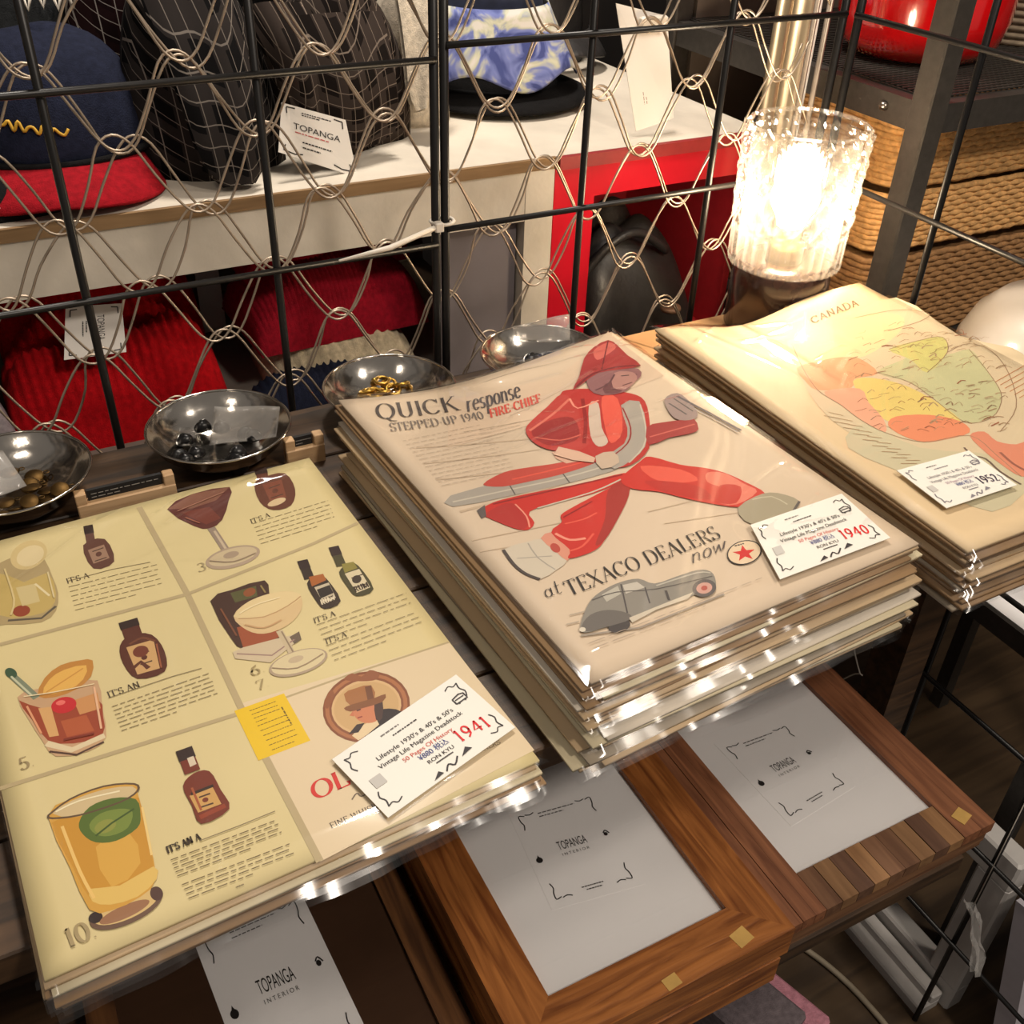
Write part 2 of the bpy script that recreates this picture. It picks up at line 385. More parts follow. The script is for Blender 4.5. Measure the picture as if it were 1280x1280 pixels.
# ------------------------------------------------------------------ wire grid panels
WIRE = mat('black_wire', (22, 20, 19), .38, .2, .1)
K = .815 / .8; GY = .815
def kx(x): return x * K
def kz(z): return CAMH - (CAMH - z) * K
def gridpanel(label, xs, zs, y, x0, x1):
    t = thing('wire_grid_panel', ((x0 + x1) / 2, y, FLOOR), label, 'wire panel')
    for i, x in enumerate(xs):
        r = .0042 if i in (0, len(xs) - 1) else .0034
        MB().tube([(x, y, FLOOR), (x, y, .75)], r, 8).build('vertical_wire', WIRE, t)
    for z in zs:
        MB().tube([(x0, y - .004, z), (x1, y - .004, z)], .0029, 8).build('horizontal_wire', WIRE, t)
    return t
zl = [kz(.285) + .153 * k * K for k in range(-6, 3)]
zr = [kz(.295) + .150 * k * K for k in range(-6, 3)]
xl = [kx(v) for v in (-.547, -.396, -.245, -.095, .057, .2075, .3515)]
gridpanel('black wire grid panel standing behind the small metal bowls', xl, zl, GY, xl[0], xl[-1])
xr = [kx(v) for v in (.3605, .499, .6455, .7785)]
gridpanel('black wire grid panel standing behind the glowing glass lamp', xr, zr, GY, xr[0], xr[-1])
SX = kx(.779) + .008
t = thing('wire_grid_panel', (SX, .5, FLOOR), 'black wire grid panel closing the side towards the wicker baskets', 'wire panel')
for i, y in enumerate((.803, .650, .497, .344, .191)):
    MB().tube([(SX, y, FLOOR), (SX, y, .75)], .0042 if i == 0 else .0034, 8).build('vertical_wire', WIRE, t)
for z in zr:
    MB().tube([(SX - .004, .803, z), (SX - .004, .191, z)], .0029, 8).build('horizontal_wire', WIRE, t)

# ------------------------------------------------------------------ looped wire mesh behind the grid
GALV = mat('galvanised_wire', (176, 160, 142), .42, .75, .12)
def loopmesh(y, dx, dz, label, seed):
    rg = random.Random(seed)
    t = thing('looped_wire_mesh', (.3, y, FLOOR), label, 'wire mesh')
    P, RZ = .107, .0572
    for i in range(-4, 15):
        zt = .292 + dz - RZ * i; zb = zt - RZ
        if i < -2 or i > 8: continue
        off = .160 + dx + (P / 2 if i % 2 else 0)
        pts = []; k0 = -7
        ph = rg.uniform(-.002, .002)
        for k in range(k0, 6):
            xt = off + P * k + rg.uniform(-.004, .004) + ph; xb = xt + P / 2 + rg.uniform(-.003, .003)
            zz = zt + .0042 + rg.uniform(-.002, .002); zq = zb - .0042 + rg.uniform(-.002, .002)
            pts += [(xt - .0125, y + .002, zz - .0075), (xt, y + .003, zz), (xt + .0125, y + .002, zz - .0075), (xt + P * .25, y, (zz + zq) / 2)]
            pts += [(xb - .0125, y - .002, zq + .0075), (xb, y - .003, zq), (xb + .0125, y - .002, zq + .0075), (xb + P * .25, y, (zz + zq) / 2)]
        pts = [p for p in smooth_open(pts, 3) if p[0] < .795]
        MB().tube(pts, .00105, 6).build('wire_strand', GALV, t)
    MB().tube([(-.60, y, FLOOR), (-.60, y, .42)], .003, 6).build('mesh_post', GALV, t)
    MB().tube([(.795, y, FLOOR), (.795, y, .42)], .003, 6).build('mesh_post', GALV, t)
loopmesh(.838, 0, 0, 'looped pale wire mesh fixed close behind the black grid panels', 3)
loopmesh(.856, .010, -.007, 'looped pale wire mesh hanging further back, nearer the hat shelves', 4)
# white cable tie
tie = thing('cable_tie', (.36, GY, .145), 'white plastic cable tie around the upright where two grid panels meet', 'cable tie')
WP = mat('white_plastic', (214, 205, 192), .4, vary=.05)
a = at_y(548, 283, GY - .012); e = at_y(424, 326, .775)
MB().tube([(.364 + .0105 * math.cos(q), GY + .0105 * math.sin(q) - .001, a.z) for q in [2 * math.pi * k / 16 for k in range(16)]], .0016, 6, True).build('loop', WP, tie)
MB().box((a.x - .004, a.y - .004, a.z - .004), (a.x + .004, a.y + .004, a.z + .004), bev=.001).build('lock', WP, tie)
MB().tube([a, a.lerp(e, .5) + Vector((0, 0, -.004)), e], .0024, 6, rfun=lambda i: (.0024, .0024, .0010)[i]).build('tail', WP, tie)

# ------------------------------------------------------------------ white shelf unit with hat cubbies
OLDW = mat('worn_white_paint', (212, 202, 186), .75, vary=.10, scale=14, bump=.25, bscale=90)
EDGE = wood('raw_wood_edge', (120, 92, 60), (156, 124, 86), 'X', 1, .7)
REDP = mat('red_paint', (206, 20, 40), .35, vary=.08, scale=10)
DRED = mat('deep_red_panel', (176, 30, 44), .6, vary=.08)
GREY = mat('grey_board', (122, 114, 116), .7, vary=.05, scale=20)
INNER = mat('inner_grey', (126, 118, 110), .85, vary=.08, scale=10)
SH = .125; FY = 1.0
su = thing('shelf_unit', (.3, 1.2, FLOOR), 'worn white painted hat shelf with cubbies behind the wire mesh', 'shelf')
MB().box((-.9, FY, SH - .012), (.875, 1.55, SH)).build('shelf_board', OLDW, su)
MB().box((-.9, FY - .005, SH - .012), (.585, FY, SH + .0005)).build('raw_edge_strip', EDGE, su)
MB().box((-.9, FY - .003, SH - .068), (.548, FY + .012, SH - .012)).build('fascia_board', OLDW, su)
MB().box((.548, FY - .004, FLOOR), (.584, FY + .03, SH - .012)).build('upright_post', OLDW, su)
MB().box((.445, FY + .012, -.30), (.546, FY + .02, .088)).build('grey_panel', GREY, su)
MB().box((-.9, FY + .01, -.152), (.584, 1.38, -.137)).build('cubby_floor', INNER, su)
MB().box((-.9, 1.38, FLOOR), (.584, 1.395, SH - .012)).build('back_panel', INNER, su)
MB().box((-.9, FY, FLOOR), (-.87, 1.4, SH - .012)).build('end_panel', OLDW, su)
rb = thing('red_cubby', (.8, 1.15, FLOOR), 'bright red painted cubby box behind the lamp', 'cubby')
x0, x1 = .586, .875
MB().box((x0, FY - .002, .074), (x1, FY + .014, .1120)).build('top_rail', REDP, rb)
MB().box((x0, FY - .012, .1125), (x1, FY - .0052, .1265)).build('top_edge', mat('dull_red_edge', (146, 40, 40), .5), rb)
MB().box((x0, FY - .002, FLOOR), (x0 + .054, FY + .014, .074)).build('side_stile', REDP, rb)
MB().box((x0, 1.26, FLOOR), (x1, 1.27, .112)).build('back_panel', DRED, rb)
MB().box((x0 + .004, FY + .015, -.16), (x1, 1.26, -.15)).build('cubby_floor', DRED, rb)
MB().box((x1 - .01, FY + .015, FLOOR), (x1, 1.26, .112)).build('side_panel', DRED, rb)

# ------------------------------------------------------------------ hats
def cloth(name, rgb, rib=0, axis=0):
    return mat(name, rgb, .95, vary=.22, scale=160, bump=.5, bscale=700, spec=.15)
def plaid(name, base, mid, line, sc=1.0):
    m, nt, b = newmat(name); co = coords(nt)
    sep = nt.nodes.new('ShaderNodeSeparateXYZ'); nt.links.new(co, sep.inputs[0])
    def band(src, freq, thr):
        mul = nt.nodes.new('ShaderNodeMath'); mul.operation = 'MULTIPLY'; mul.inputs[1].default_value = freq * sc; nt.links.new(src, mul.inputs[0])
        si = nt.nodes.new('ShaderNodeMath'); si.operation = 'SINE'; nt.links.new(mul.outputs[0], si.inputs[0])
        g = nt.nodes.new('ShaderNodeMath'); g.operation = 'GREATER_THAN'; g.inputs[1].default_value = thr; nt.links.new(si.outputs[0], g.inputs[0]); return g.outputs[0]
    ad = nt.nodes.new('ShaderNodeMath'); ad.operation = 'ADD'; nt.links.new(sep.outputs[0], ad.inputs[0])
    hy = nt.nodes.new('ShaderNodeMath'); hy.operation = 'MULTIPLY'; hy.inputs[1].default_value = .35; nt.links.new(sep.outputs[1], hy.inputs[0]); nt.links.new(hy.outputs[0], ad.inputs[1])
    az = nt.nodes.new('ShaderNodeMath'); az.operation = 'SUBTRACT'; nt.links.new(sep.outputs[2], az.inputs[0]); nt.links.new(sep.outputs[1], az.inputs[1])
    cur = None
    def mixc(fac, colr, prev):
        mx = nt.nodes.new('ShaderNodeMix'); mx.data_type = 'RGBA'; nt.links.new(fac, mx.inputs[0])
        if prev is None: mx.inputs[6].default_value = (*lin(base), 1)
        else: nt.links.new(prev, mx.inputs[6])
        mx.inputs[7].default_value = (*lin(colr), 1); return mx.outputs[2]
    cur = mixc(band(ad.outputs[0], 130, .25), mid, cur); cur = mixc(band(az.outputs[0], 130, .3), mid, cur)
    cur = mixc(band(ad.outputs[0], 260, .985), line, cur); cur = mixc(band(az.outputs[0], 260, .983), line, cur)
    nt.links.new(cur, b.inputs['Base Color']); b.inputs['Roughness'].default_value = .95; b.inputs['Specular IOR Level'].default_value = .1
    return m
PLAID = plaid('black_plaid', (15, 14, 15), (42, 38, 37), (112, 105, 99), 1.7)
PLAID2 = plaid('brown_plaid', (24, 19, 17), (54, 46, 42), (116, 104, 94), 2.0)
def dome(cx, cy, z, rx, ry, h, seed, n=28, m=10, lump=.05):
    rg = random.Random(seed); ph = [rg.uniform(0, 6.28) for _ in range(4)]
    b = MB(); prof = [(math.cos(q) ** .72 if q < 1.56 else .001, math.sin(q)) for q in [i / m * math.pi / 2 for i in range(m + 1)]]
    vs = []; fs = []
    for j, (r, zz) in enumerate(prof):
        for k in range(n):
            a = 2 * math.pi * k / n; l = 1 + lump * (math.sin(3 * a + ph[0] + 2 * zz) + .6 * math.sin(5 * a + ph[1])) * (1 - .5 * zz)
            vs.append((cx + rx * r * l * math.cos(a), cy + ry * r * l * math.sin(a), z + h * zz * (1 + lump * math.sin(2 * a + ph[2]))))
    for j in range(m): fs += [(j * n + k, j * n + (k + 1) % n, (j + 1) * n + (k + 1) % n, (j + 1) * n + k) for k in range(n)]
    fs.append(tuple(range(n - 1, -1, -1)))
    return b.add(vs, fs, True)
def brim(cx, cy, z, r0, r1, a0, a1, drop, n=24, thick=.003):
    def fn(u, v):
        a = R(a0 + (a1 - a0) * u); s = math.sin(math.pi * u) if abs(a1 - a0) < 300 else 1
        r = r0 + (r1 - r0) * v * (s ** .5)
        return Vector((cx + r * math.cos(a), cy + r * math.sin(a), z - drop * v * v - (.012 * abs(math.cos(math.pi * u)) * v if abs(a1 - a0) < 300 else 0)))
    return MB().grid(fn, n, 5, True, thick)
def pillow(cx, cy, z, wx, dy, h, rz=0, ribs=0, amp=.002, lump=.06, seed=1, nu=60, nv=26, pw=2.6, tilt=0, ridge=0):
    rg = random.Random(seed); ph = [rg.uniform(0, 6.28) for _ in range(5)]; c, s = math.cos(rz), math.sin(rz)
    def top(u, v):
        x, y = 2 * u - 1, 2 * v - 1
        e = max(0, 1 - abs(x) ** pw) ** .5 * max(0, 1 - abs(y) ** pw) ** .5
        zz = h * e * (1 + lump * (math.sin(4 * x + ph[0]) * math.cos(3 * y + ph[1]) + .7 * math.sin(7 * x + 5 * y + ph[2])) + tilt * y)
        zz -= ridge * math.exp(-((y - .15 - .25 * x) / .12) ** 2) * e
        if ribs: zz += amp * math.cos(ribs * math.pi * x) * min(1, e * 2)
        X, Y = x * wx / 2 * (1 - .10 * (1 - e)), y * dy / 2
        return Vector((cx + X * c - Y * s, cy + X * s + Y * c, z + max(zz, 0)))
    b = MB(); b.grid(top, nu, nv, True)
    b.add([(cx + (sx * wx / 2 * .9) * c - (sy * dy / 2) * s, cy + (sx * wx / 2 * .9) * s + (sy * dy / 2) * c, z) for sx, sy in ((-1, -1), (1, -1), (1, 1), (-1, 1))], [(3, 2, 1, 0)])
    return b
NAVY = cloth('navy_cotton', (30, 34, 52)); REDC = cloth('red_cotton', (150, 18, 30)); BLK = cloth('black_cotton', (20, 19, 20))
CREAM = cloth('cream_cotton', (196, 184, 166))
YEL = mat('yellow_thread', (206, 160, 46), .6)
# navy cap with red peak
t = thing('baseball_cap', (.085, 1.13, SH), 'navy cap with yellow script and a red peak on the white shelf', 'cap', None)
dome(.085, 1.15, SH + .028, .098, .098, .108, 2, lump=.02).build('crown', NAVY, t)
brim(.085, 1.14, SH + .034, .085, .150, 195, 330, .018, 30).build('peak', REDC, t)
MB().tube([(.085 + .101 * math.cos(R(a)), 1.15 + .101 * math.sin(R(a)), SH + .034) for a in range(196, 345, 6)], .0035, 6).build('piping_cord', BLK, t)
def script(pts, nm, m, r, par): return MB().tube(smooth_open(pts, 4), r, 5).build(nm, m, par)
pp = []
for i in range(26):
    a = R(212 + i * 2.5); zz = SH + .082 + .0045 * math.sin(i * 2.6) - i * .0008
    rr = .101 * math.cos(math.asin(min(1, (zz - SH - .028) / .108))) ** .72 + .001
    pp.append((.085 + rr * math.cos(a), 1.15 + rr * math.sin(a), zz))
script(pp, 'embroidery', YEL, .0015, t)
t = thing('baseball_cap', (.03, 1.09, SH), 'flattened black cap with white trim under the navy cap', 'cap')
dome(.015, 1.075, SH, .085, .062, .030, 5, lump=.02).build('crown', BLK, t)
MB().tube([(.015 + .075 * math.cos(R(a)), 1.072 + .056 * math.sin(R(a)), SH + .012) for a in range(200, 350, 10)], .0016, 5).build('white_trim', WP, t)
t = thing('knit_hat', (.10, 1.26, SH), 'charcoal knit cap with white lettering behind the navy cap', 'cap')
dome(.08, 1.41, SH, .10, .09, .25, 7).build('crown', cloth('charcoal_knit', (40, 42, 44)), t)
for k in range(6):
    q = at_y(30 + k * 19, 5 - (k % 2) * 3, 1.315)
    MB().tube([q + Vector((0, 0, .008)), q + Vector((.003, 0, -.006)), q + Vector((.008, 0, .008))], .0022, 5).build('white_letter', WP, t)
# plaid trapper caps
t = thing('plaid_cap', (.235, 1.1, SH), 'black plaid trapper cap with an ear flap hanging over the shelf edge', 'cap')
dome(.232, 1.14, SH, .075, .085, .205, 11, lump=.08).build('crown', PLAID, t)
def flap(p, q, w0, w1, th, bow, nm, m, par, seed=1):
    p, q = Vector(p), Vector(q); ax = (q - p); sd = Vector((1, 0, 0)); nrm = ax.cross(sd).normalized()
    if nrm.y > 0: nrm = -nrm
    def fn(u, v):
        ww = (w0 + (w1 - w0) * v) * (1 if v < .8 else math.sqrt(max(.02, 1 - ((v - .8) / .2) ** 2 * .75)))
        return p + ax * v + sd * ww * (u - .5) + nrm * (bow * math.sin(math.pi * v) + .010 * math.cos((u - .5) * math.pi) + .003 * math.sin(9 * u + seed))
    b = MB(); b.grid(fn, 12, 14, True); back = MB().grid(lambda u, v: fn(1 - u, v) - nrm * th, 12, 14, True)
    b.add(back.v, back.f, True); return b.build(nm, m, par)
flap((.225, 1.085, SH + .17), (.237, 1.018, SH + .006), .085, .062, .012, .012, 'ear_flap', PLAID, t)
t = thing('plaid_cap', (.37, 1.15, SH), 'brown and black plaid trapper cap wearing the paper tag', 'cap')
dome(.385, 1.17, SH, .085, .08, .17, 13, lump=.09).build('crown', PLAID2, t)
flap((.36, 1.10, SH + .14), (.372, 1.065, SH + .014), .13, .11, .012, .016, 'ear_flap', PLAID2, t, 3)
flap((.312, 1.11, SH + .15), (.335, 1.065, SH + .05), .06, .05, .012, .014, 'turned_up_peak', PLAID2, t, 5)
t = thing('plaid_cap', (.20, 1.26, SH), 'dark maroon cap with white stitched stripes behind the trapper caps', 'cap')
dome(.225, 1.335, SH, .085, .06, .30, 17).build('crown', plaid('maroon_stripe', (26, 14, 16), (34, 18, 20), (150, 144, 140), 1.6), t)
t = thing('knit_hat', (.42, 1.30, SH), 'black cap with pale woven cord at the top of the hat shelf', 'cap')
dome(.40, 1.36, SH, .10, .07, .27, 19).build('crown', BLK, t)
MB().tube([(.40 + .095 * math.cos(R(a)), 1.345 + .075 * math.sin(R(a)), SH + .15 + .01 * math.sin(a)) for a in range(190, 352, 6)], .004, 6).build('woven_cord', cloth('grey_cord', (130, 126, 120)), t)
t = thing('cloth_cap', (.48, 1.14, SH), 'cream cotton cap leaning between plaid and tie-dye hats', 'cap')
dome(.495, 1.21, SH, .055, .055, .15, 23, lump=.06).build('crown', CREAM, t)
flap((.50, 1.17, SH + .17), (.468, 1.10, SH + .035), .07, .03, .01, .008, 'peak', CREAM, t, 2)
# tie-dye bucket hat on a black hat
def tiedye():
    m, nt, b = newmat('tie_dye'); co = coords(nt)
    n = nt.nodes.new('ShaderNodeTexNoise'); n.inputs['Scale'].default_value = 22; n.inputs['Detail'].default_value = 3; n.inputs['Distortion'].default_value = 1.2
    nt.links.new(co, n.inputs['Vector']); r = nt.nodes.new('ShaderNodeValToRGB'); cr = r.color_ramp
    cr.elements[0].position = .36; cr.elements[0].color = (*lin((60, 70, 128)), 1); cr.elements[1].position = .62; cr.elements[1].color = (*lin((206, 200, 192)), 1)
    e = cr.elements.new(.46); e.color = (*lin((112, 122, 178)), 1); e = cr.elements.new(.54); e.color = (*lin((186, 186, 160)), 1)
    nt.links.new(n.outputs[0], r.inputs[0]); nt.links.new(r.outputs[0], b.inputs['Base Color']); b.inputs['Roughness'].default_value = .9; return m
t = thing('bucket_hat', (.63, 1.26, SH), 'black brimmed hat lying under the tie-dye hat', 'hat')
dome(.64, 1.27, SH, .10, .08, .05, 31, lump=.02).build('crown', BLK, t)
brim(.64, 1.25, SH + .022, .07, .120, 0, 360, .012, 40).build('brim', BLK, t)
t = thing('bucket_hat', (.62, 1.26, SH + .03), 'blue and white tie-dye bucket hat above a black brim', 'hat')
TD = tiedye()
dome(.635, 1.275, SH + .06, .075, .07, .13, 33, lump=.04).build('crown', mat('dark_denim', (38, 44, 66), .9, vary=.2, scale=80), t)
def tdbrim(u, v):
    a = R(150 + 240 * u); r = .072 + .042 * v
    return Vector((.632 + r * math.cos(a), 1.255 + .9 * r * math.sin(a), SH + .115 - .075 * v + .010 * math.sin(a * 5) * v))
MB().grid(tdbrim, 50, 8, True, .003).build('brim', TD, t)
t = thing('cloth_cap', (.80, 1.25, SH), 'black leather cap at the end of the hat shelf by the poles', 'cap')
dome(.79, 1.44, SH, .08, .07, .26, 37, lump=.04).build('crown', mat('black_leather', (44, 42, 42), .42, vary=.15, bump=.3, bscale=150), t)
brim(.79, 1.41, SH + .05, .07, .11, 200, 340, .02).build('peak', MATS['black_leather'], t)

# paper hang tags
PAPER = mat('white_card', (228, 223, 216), .6, vary=.03, scale=8)
def ornament(p, s=1, w=.0009, col=BLACK, full=True):
    """broken scroll corners and small marks of the shop card, unit square"""
    for (x, y, sx, sy) in ((.09, .92, 1, -1), (.91, .92, -1, -1), (.09, .08, 1, 1), (.91, .08, -1, 1)):
        p.stroke([(x, y + sy * .15), (x + sx * .018, y + sy * .10), (x, y + sy * .06), (x, y), (x + sx * .06, y + sy * .012)], w, col, 3)
        p.stroke([(x + sx * .07, y), (x + sx * .12, y + sy * .012), (x + sx * .17, y - sy * .004)], w, col, 2, up=False)
def shopcard_print(mp, parent, base, detail=True, name='card_print', off=(0, 0)):
    p = Print(mp); ornament(p)
    p.sans('TOPANGA', (.34, .50), (.66, .50), (.34, .585), BLACK)
    p.sans('I N T E R I O R', (.35, .44), (.65, .44), (.35, .467), (70, 66, 64))
    p.rows((.3, .90), (.72, .90), (.3, .865), 2, (80, 76, 74), w=.0010, seed=5)
    if detail:
        p.oval(.10, .46, .035, .028, 0, BLACK, 12); p.fill([(.08, .47), (.10, .51), (.12, .47)], BLACK)
        p.oval(.88, .53, .022, .018, 0, BLACK, 12); p.stroke([(.86, .545), (.89, .565), (.92, .53)], .0011, BLACK, 3)
        p.rows((.38, .12), (.62, .12), (.42, .09), 2, (80, 76, 74), w=.0010, seed=6)
    return p.build(name, parent, base)
def vcard(name, q, th, label, cat, texts, group=None):
    """upright card from four corners tl tr br bl"""
    q = [Vector(v) for v in q]; n = (q[1] - q[0]).cross(q[3] - q[0]).normalized()
    if n.dot(CAM - q[0]) < 0: n = -n
    t = thing(name, (sum((v.x for v in q)) / 4, sum((v.y for v in q)) / 4, min(v.z for v in q)), label, cat, group)
    b = MB(); b.add(q + [v - n * th for v in q], [(0, 3, 2, 1), (4, 5, 6, 7), (0, 1, 5, 4), (1, 2, 6, 5), (2, 3, 7, 6), (3, 0, 4, 7)]); b.build('card', PAPER, t)
    mp0 = quadmap(*q); mp = lambda u, v: mp0(u, v) + n * .0006
    return t, mp
class VPrint(Print):
    def stroke3(s, P, w, col, up=True, wf=None):
        c = lin(col); A, B, T = s.mp(0, 0), s.mp(1, 0), s.mp(0, 1); n = (B - A).cross(T - A).normalized()
        for i in range(len(P) - 1):
            d = (P[i + 1] - P[i]).normalized(); o = n.cross(d) * (w if not wf else wf[i]) / 2
            s.polys.append(([P[i] + o, P[i] - o, P[i + 1] - o, P[i + 1] + o], c, 0))
        return s
def vprint(mp, parent, f):
    p = VPrint(mp); p.EPS = 0; f(p)
    for i, pl in enumerate(p.polys): pass
    bm = bmesh.new(); cl = bm.loops.layers.float_color.new('Col')
    for pts, c, L in p.polys:
        fc = bm.faces.new([bm.verts.new(v) for v in pts])
        for lp in fc.loops: lp[cl] = (*c, 1)
    me = bpy.data.meshes.new('print'); bm.to_mesh(me); bm.free(); return link('tag_print', me, printmat(), parent)
def tagtext(p):
    p.sans('TOPANGA', (.18, .56), (.84, .56), (.18, .68), BLACK)
    p.rows((.2, .5), (.82, .5), (.2, .5), 1, (190, 90, 90), w=.0010, seed=2)
    p.rows((.3, .34), (.7, .34), (.3, .24), 2, BLACK, w=.0013, seed=3)
    p.rows((.3, .90), (.75, .90), (.3, .86), 2, BLACK, w=.0010, seed=4)
    p.stroke([(.08, .2), (.06, .08), (.2, .06), (.3, .1)], .0012, BLACK); p.stroke([(.92, .2), (.94, .08), (.8, .06), (.7, .1)], .0012, BLACK)
    p.stroke([(.08, .82), (.07, .94), (.2, .95)], .0012, BLACK); p.stroke([(.92, .82), (.93, .94), (.8, .95)], .0012, BLACK)
q = [at_y(352, 128, 1.045), at_y(432, 150, 1.045), at_y(447, 222, 1.03), at_y(348, 190, 1.03)]
t, mp = vcard('hang_tag', q, .0008, 'white printed paper tag hanging from the brown plaid cap', 'tag', None); vprint(mp, t, tagtext)
q = [at_y(770, 4, 1.06), at_y(834, 20, 1.06), at_y(842, 148, 1.03), at_y(795, 164, 1.03)]
t, mp = vcard('hang_tag', q, .0008, 'tall white paper tag clipped between tie-dye and leather hats', 'tag', None); vprint(mp, t, lambda p: (p.sans('TOPANGA', (.5, .62), (.44, .22), (.62, .62), (120, 112, 104)), p.rows((.3, .5), (.3, .2), (.42, .5), 3, (150, 130, 120), w=.001)))
a = at_y(816, 28, 1.05)
MB().box((a.x - .018, a.y - .006, a.z - .007), (a.x + .018, a.y + .004, a.z + .007), bev=.002).build('clip', WP, t)

# knit beanies in the cubby
CF_ = -.137
RK = cloth('red_knit', (172, 10, 20)); BK = cloth('burgundy_knit', (138, 14, 32))
t = thing('knit_beanie', (.10, 1.12, CF_), 'bright red ribbed beanie with folded cuff and white tag', 'beanie')
pillow(.088, 1.115, CF_, .255, .17, .108, .0, 24, .0022, .10, 3, 96, 30, 3.0, .12, .045).build('crown', RK, t)
pillow(.095, 1.21, CF_, .250, .085, .168, .02, 26, .0026, .03, 4, 104, 20, 4.0, 0).build('folded_cuff', RK, t)
q = [at_y(82, 384, 1.062), at_y(152, 379, 1.062), at_y(158, 440, 1.030), at_y(80, 450, 1.030)]
t2, mp = vcard('hang_tag', q, .0008, 'small white printed tag lying on the red beanie', 'tag', None)
vprint(mp, t2, lambda p: (p.sans('TOPANGA', (.55, .8), (.55, .3), (.68, .8), BLACK), p.rows((.3, .7), (.3, .4), (.36, .7), 2, BLACK, w=.0012),
    p.stroke([(.08, .8), (.08, .93), (.2, .94)], .0011, BLACK), p.stroke([(.92, .8), (.92, .93), (.8, .94)], .0011, BLACK), p.stroke([(.08, .2), (.08, .07), (.2, .06)], .0011, BLACK), p.stroke([(.92, .2), (.92, .07), (.8, .06)], .0011, BLACK)))
t = thing('knit_beanie', (.34, 1.12, CF_), 'cream cable-knit beanie at the bottom of the beanie pile', 'beanie')
pillow(.345, 1.10, CF_, .20, .15, .078, -.05, 14, .0022, .05, 8).build('body', cloth('cream_knit', (186, 172, 146)), t)
t = thing('knit_beanie', (.33, 1.13, CF_ + .06), 'burgundy knit beanie on top of the cream one', 'beanie')
pillow(.345, 1.125, CF_ + .062, .235, .15, .085, .05, 40, .0018, .05, 9, 120, 26, 3.2).build('body', BK, t)
t = thing('knit_beanie', (.34, 1.19, CF_ + .1), 'wine red folded beanie with pink and orange lining uppermost in the pile', 'beanie')
pillow(.35, 1.165, CF_ + .122, .225, .12, .072, .06, 44, .0016, .03, 10, 120, 20, 3.6).build('body', BK, t)
pillow(.375, 1.20, CF_ + .15, .20, .055, .048, .06, 0, 0, .02, 11, 40, 12).build('pink_lining', cloth('pink_knit', (206, 40, 84)), t)
pillow(.41, 1.215, CF_ + .16, .07, .04, .048, .0, 0, 0, .02, 12, 20, 10).build('orange_lining', cloth('orange_knit', (222, 120, 30)), t)
t = thing('knit_beanie', (.26, 1.06, CF_), 'navy knit beanie tucked behind the metal bowls', 'beanie')
pillow(.295, 1.035, CF_, .17, .05, .045, 0, 20, .002, .06, 13).build('body', NAVY, t)
t = thing('folded_shirt', (-.06, 1.06, CF_), 'pale grey folded fabric beside the red beanie', 'fabric')
pillow(-.09, 1.10, CF_, .13, .16, .085, .2, 0, 0, .12, 14).build('body', cloth('pale_grey_cloth', (160, 152, 158)), t)
t = thing('hang_tag', (.25, 1.24, CF_), 'white paper tags sticking up behind the beanies', 'tag')
MB().box((.222, 1.262, CF_), (.252, 1.264, .075)).build('card', PAPER, t)
# leather bag in the red cubby
t = thing('leather_bag', (.74, 1.1, -.15), 'black leather bag stuffed into the red cubby', 'bag')
BL = mat('black_leather', (26, 24, 24))
pillow(.745, 1.10, -.15, .20, .16, .150, .1, 0, 0, .07, 21, 60, 30, 2.4, .2, .02).build('body', BL, t)
MB().tube(smooth_open([(.665, 1.05, -.05), (.70, 1.045, -.012), (.745, 1.05, -.004), (.80, 1.06, -.04)], 6), .006, 8).build('strap', BL, t)
a = at_y(838, 385, 1.0)
MB().lathe([(.006, -.003), (.013, -.003), (.014, 0), (.013, .003), (.006, .003)], a, 24).build('brown_tag', mat('brown_leather', (110, 80, 60), .6), t)
t = tag(pillow(.655, 1.17, .02 - .17, .05, .05, .235, 0, 0, 0, .1, 22, 20, 14).build('blue_cap', cloth('blue_cloth', (44, 60, 130))), 'small blue folded cloth at the corner of the red cubby', 'cloth')

# ------------------------------------------------------------------ bowls of trinkets
STEEL = mat('polished_steel', (196, 190, 182), .14, 1, .04, 30, bump=.15, bscale=60)
def bowl(cx, cy, r, label):
    t = thing('metal_bowl', (cx, cy, 0), label, 'bowl')
    prof = [(.30, 0), (.42, .002), (.68, .008), (.88, .018), (1.0, .030), (1.02, .0305), (.985, .0298), (.86, .0195), (.66, .010), (.40, .0045), (.01, .004)]
    dish = MB().lathe([(a * r, z) for a, z in prof], (cx, cy, 0), 48, lambda a, j: 1 + .006 * math.sin(8 * a)).build('dish', STEEL, t)
    MB().tube([(cx + 1.005 * r * math.cos(q), cy + 1.005 * r * math.sin(q), .0305) for q in [2 * math.pi * k / 48 for k in range(48)]], .0011, 6, True).build('rolled_rim', STEEL, dish)
    return t
BR = .0575
BW = [(-.028, .744, BR, 'polished metal bowl of brass charms beside the black price rail'), (.131, .746, BR, 'polished metal bowl of black beads behind the drinks advert'),
      (.283, .750, BR, 'polished metal bowl of gold jewellery behind the fireman advert corner'), (.437, .750, BR, 'polished metal bowl with black pieces below the grey panel')]
for x, y, r, l in BW: bowl(x, y, r, l)
GOLD = mat('gold_metal', (190, 150, 70), .3, 1, .2, 80); BRASS = mat('old_brass', (92, 70, 40), .5, 1, .25, 80); BEAD = mat('black_bead', (14, 13, 14), .3)
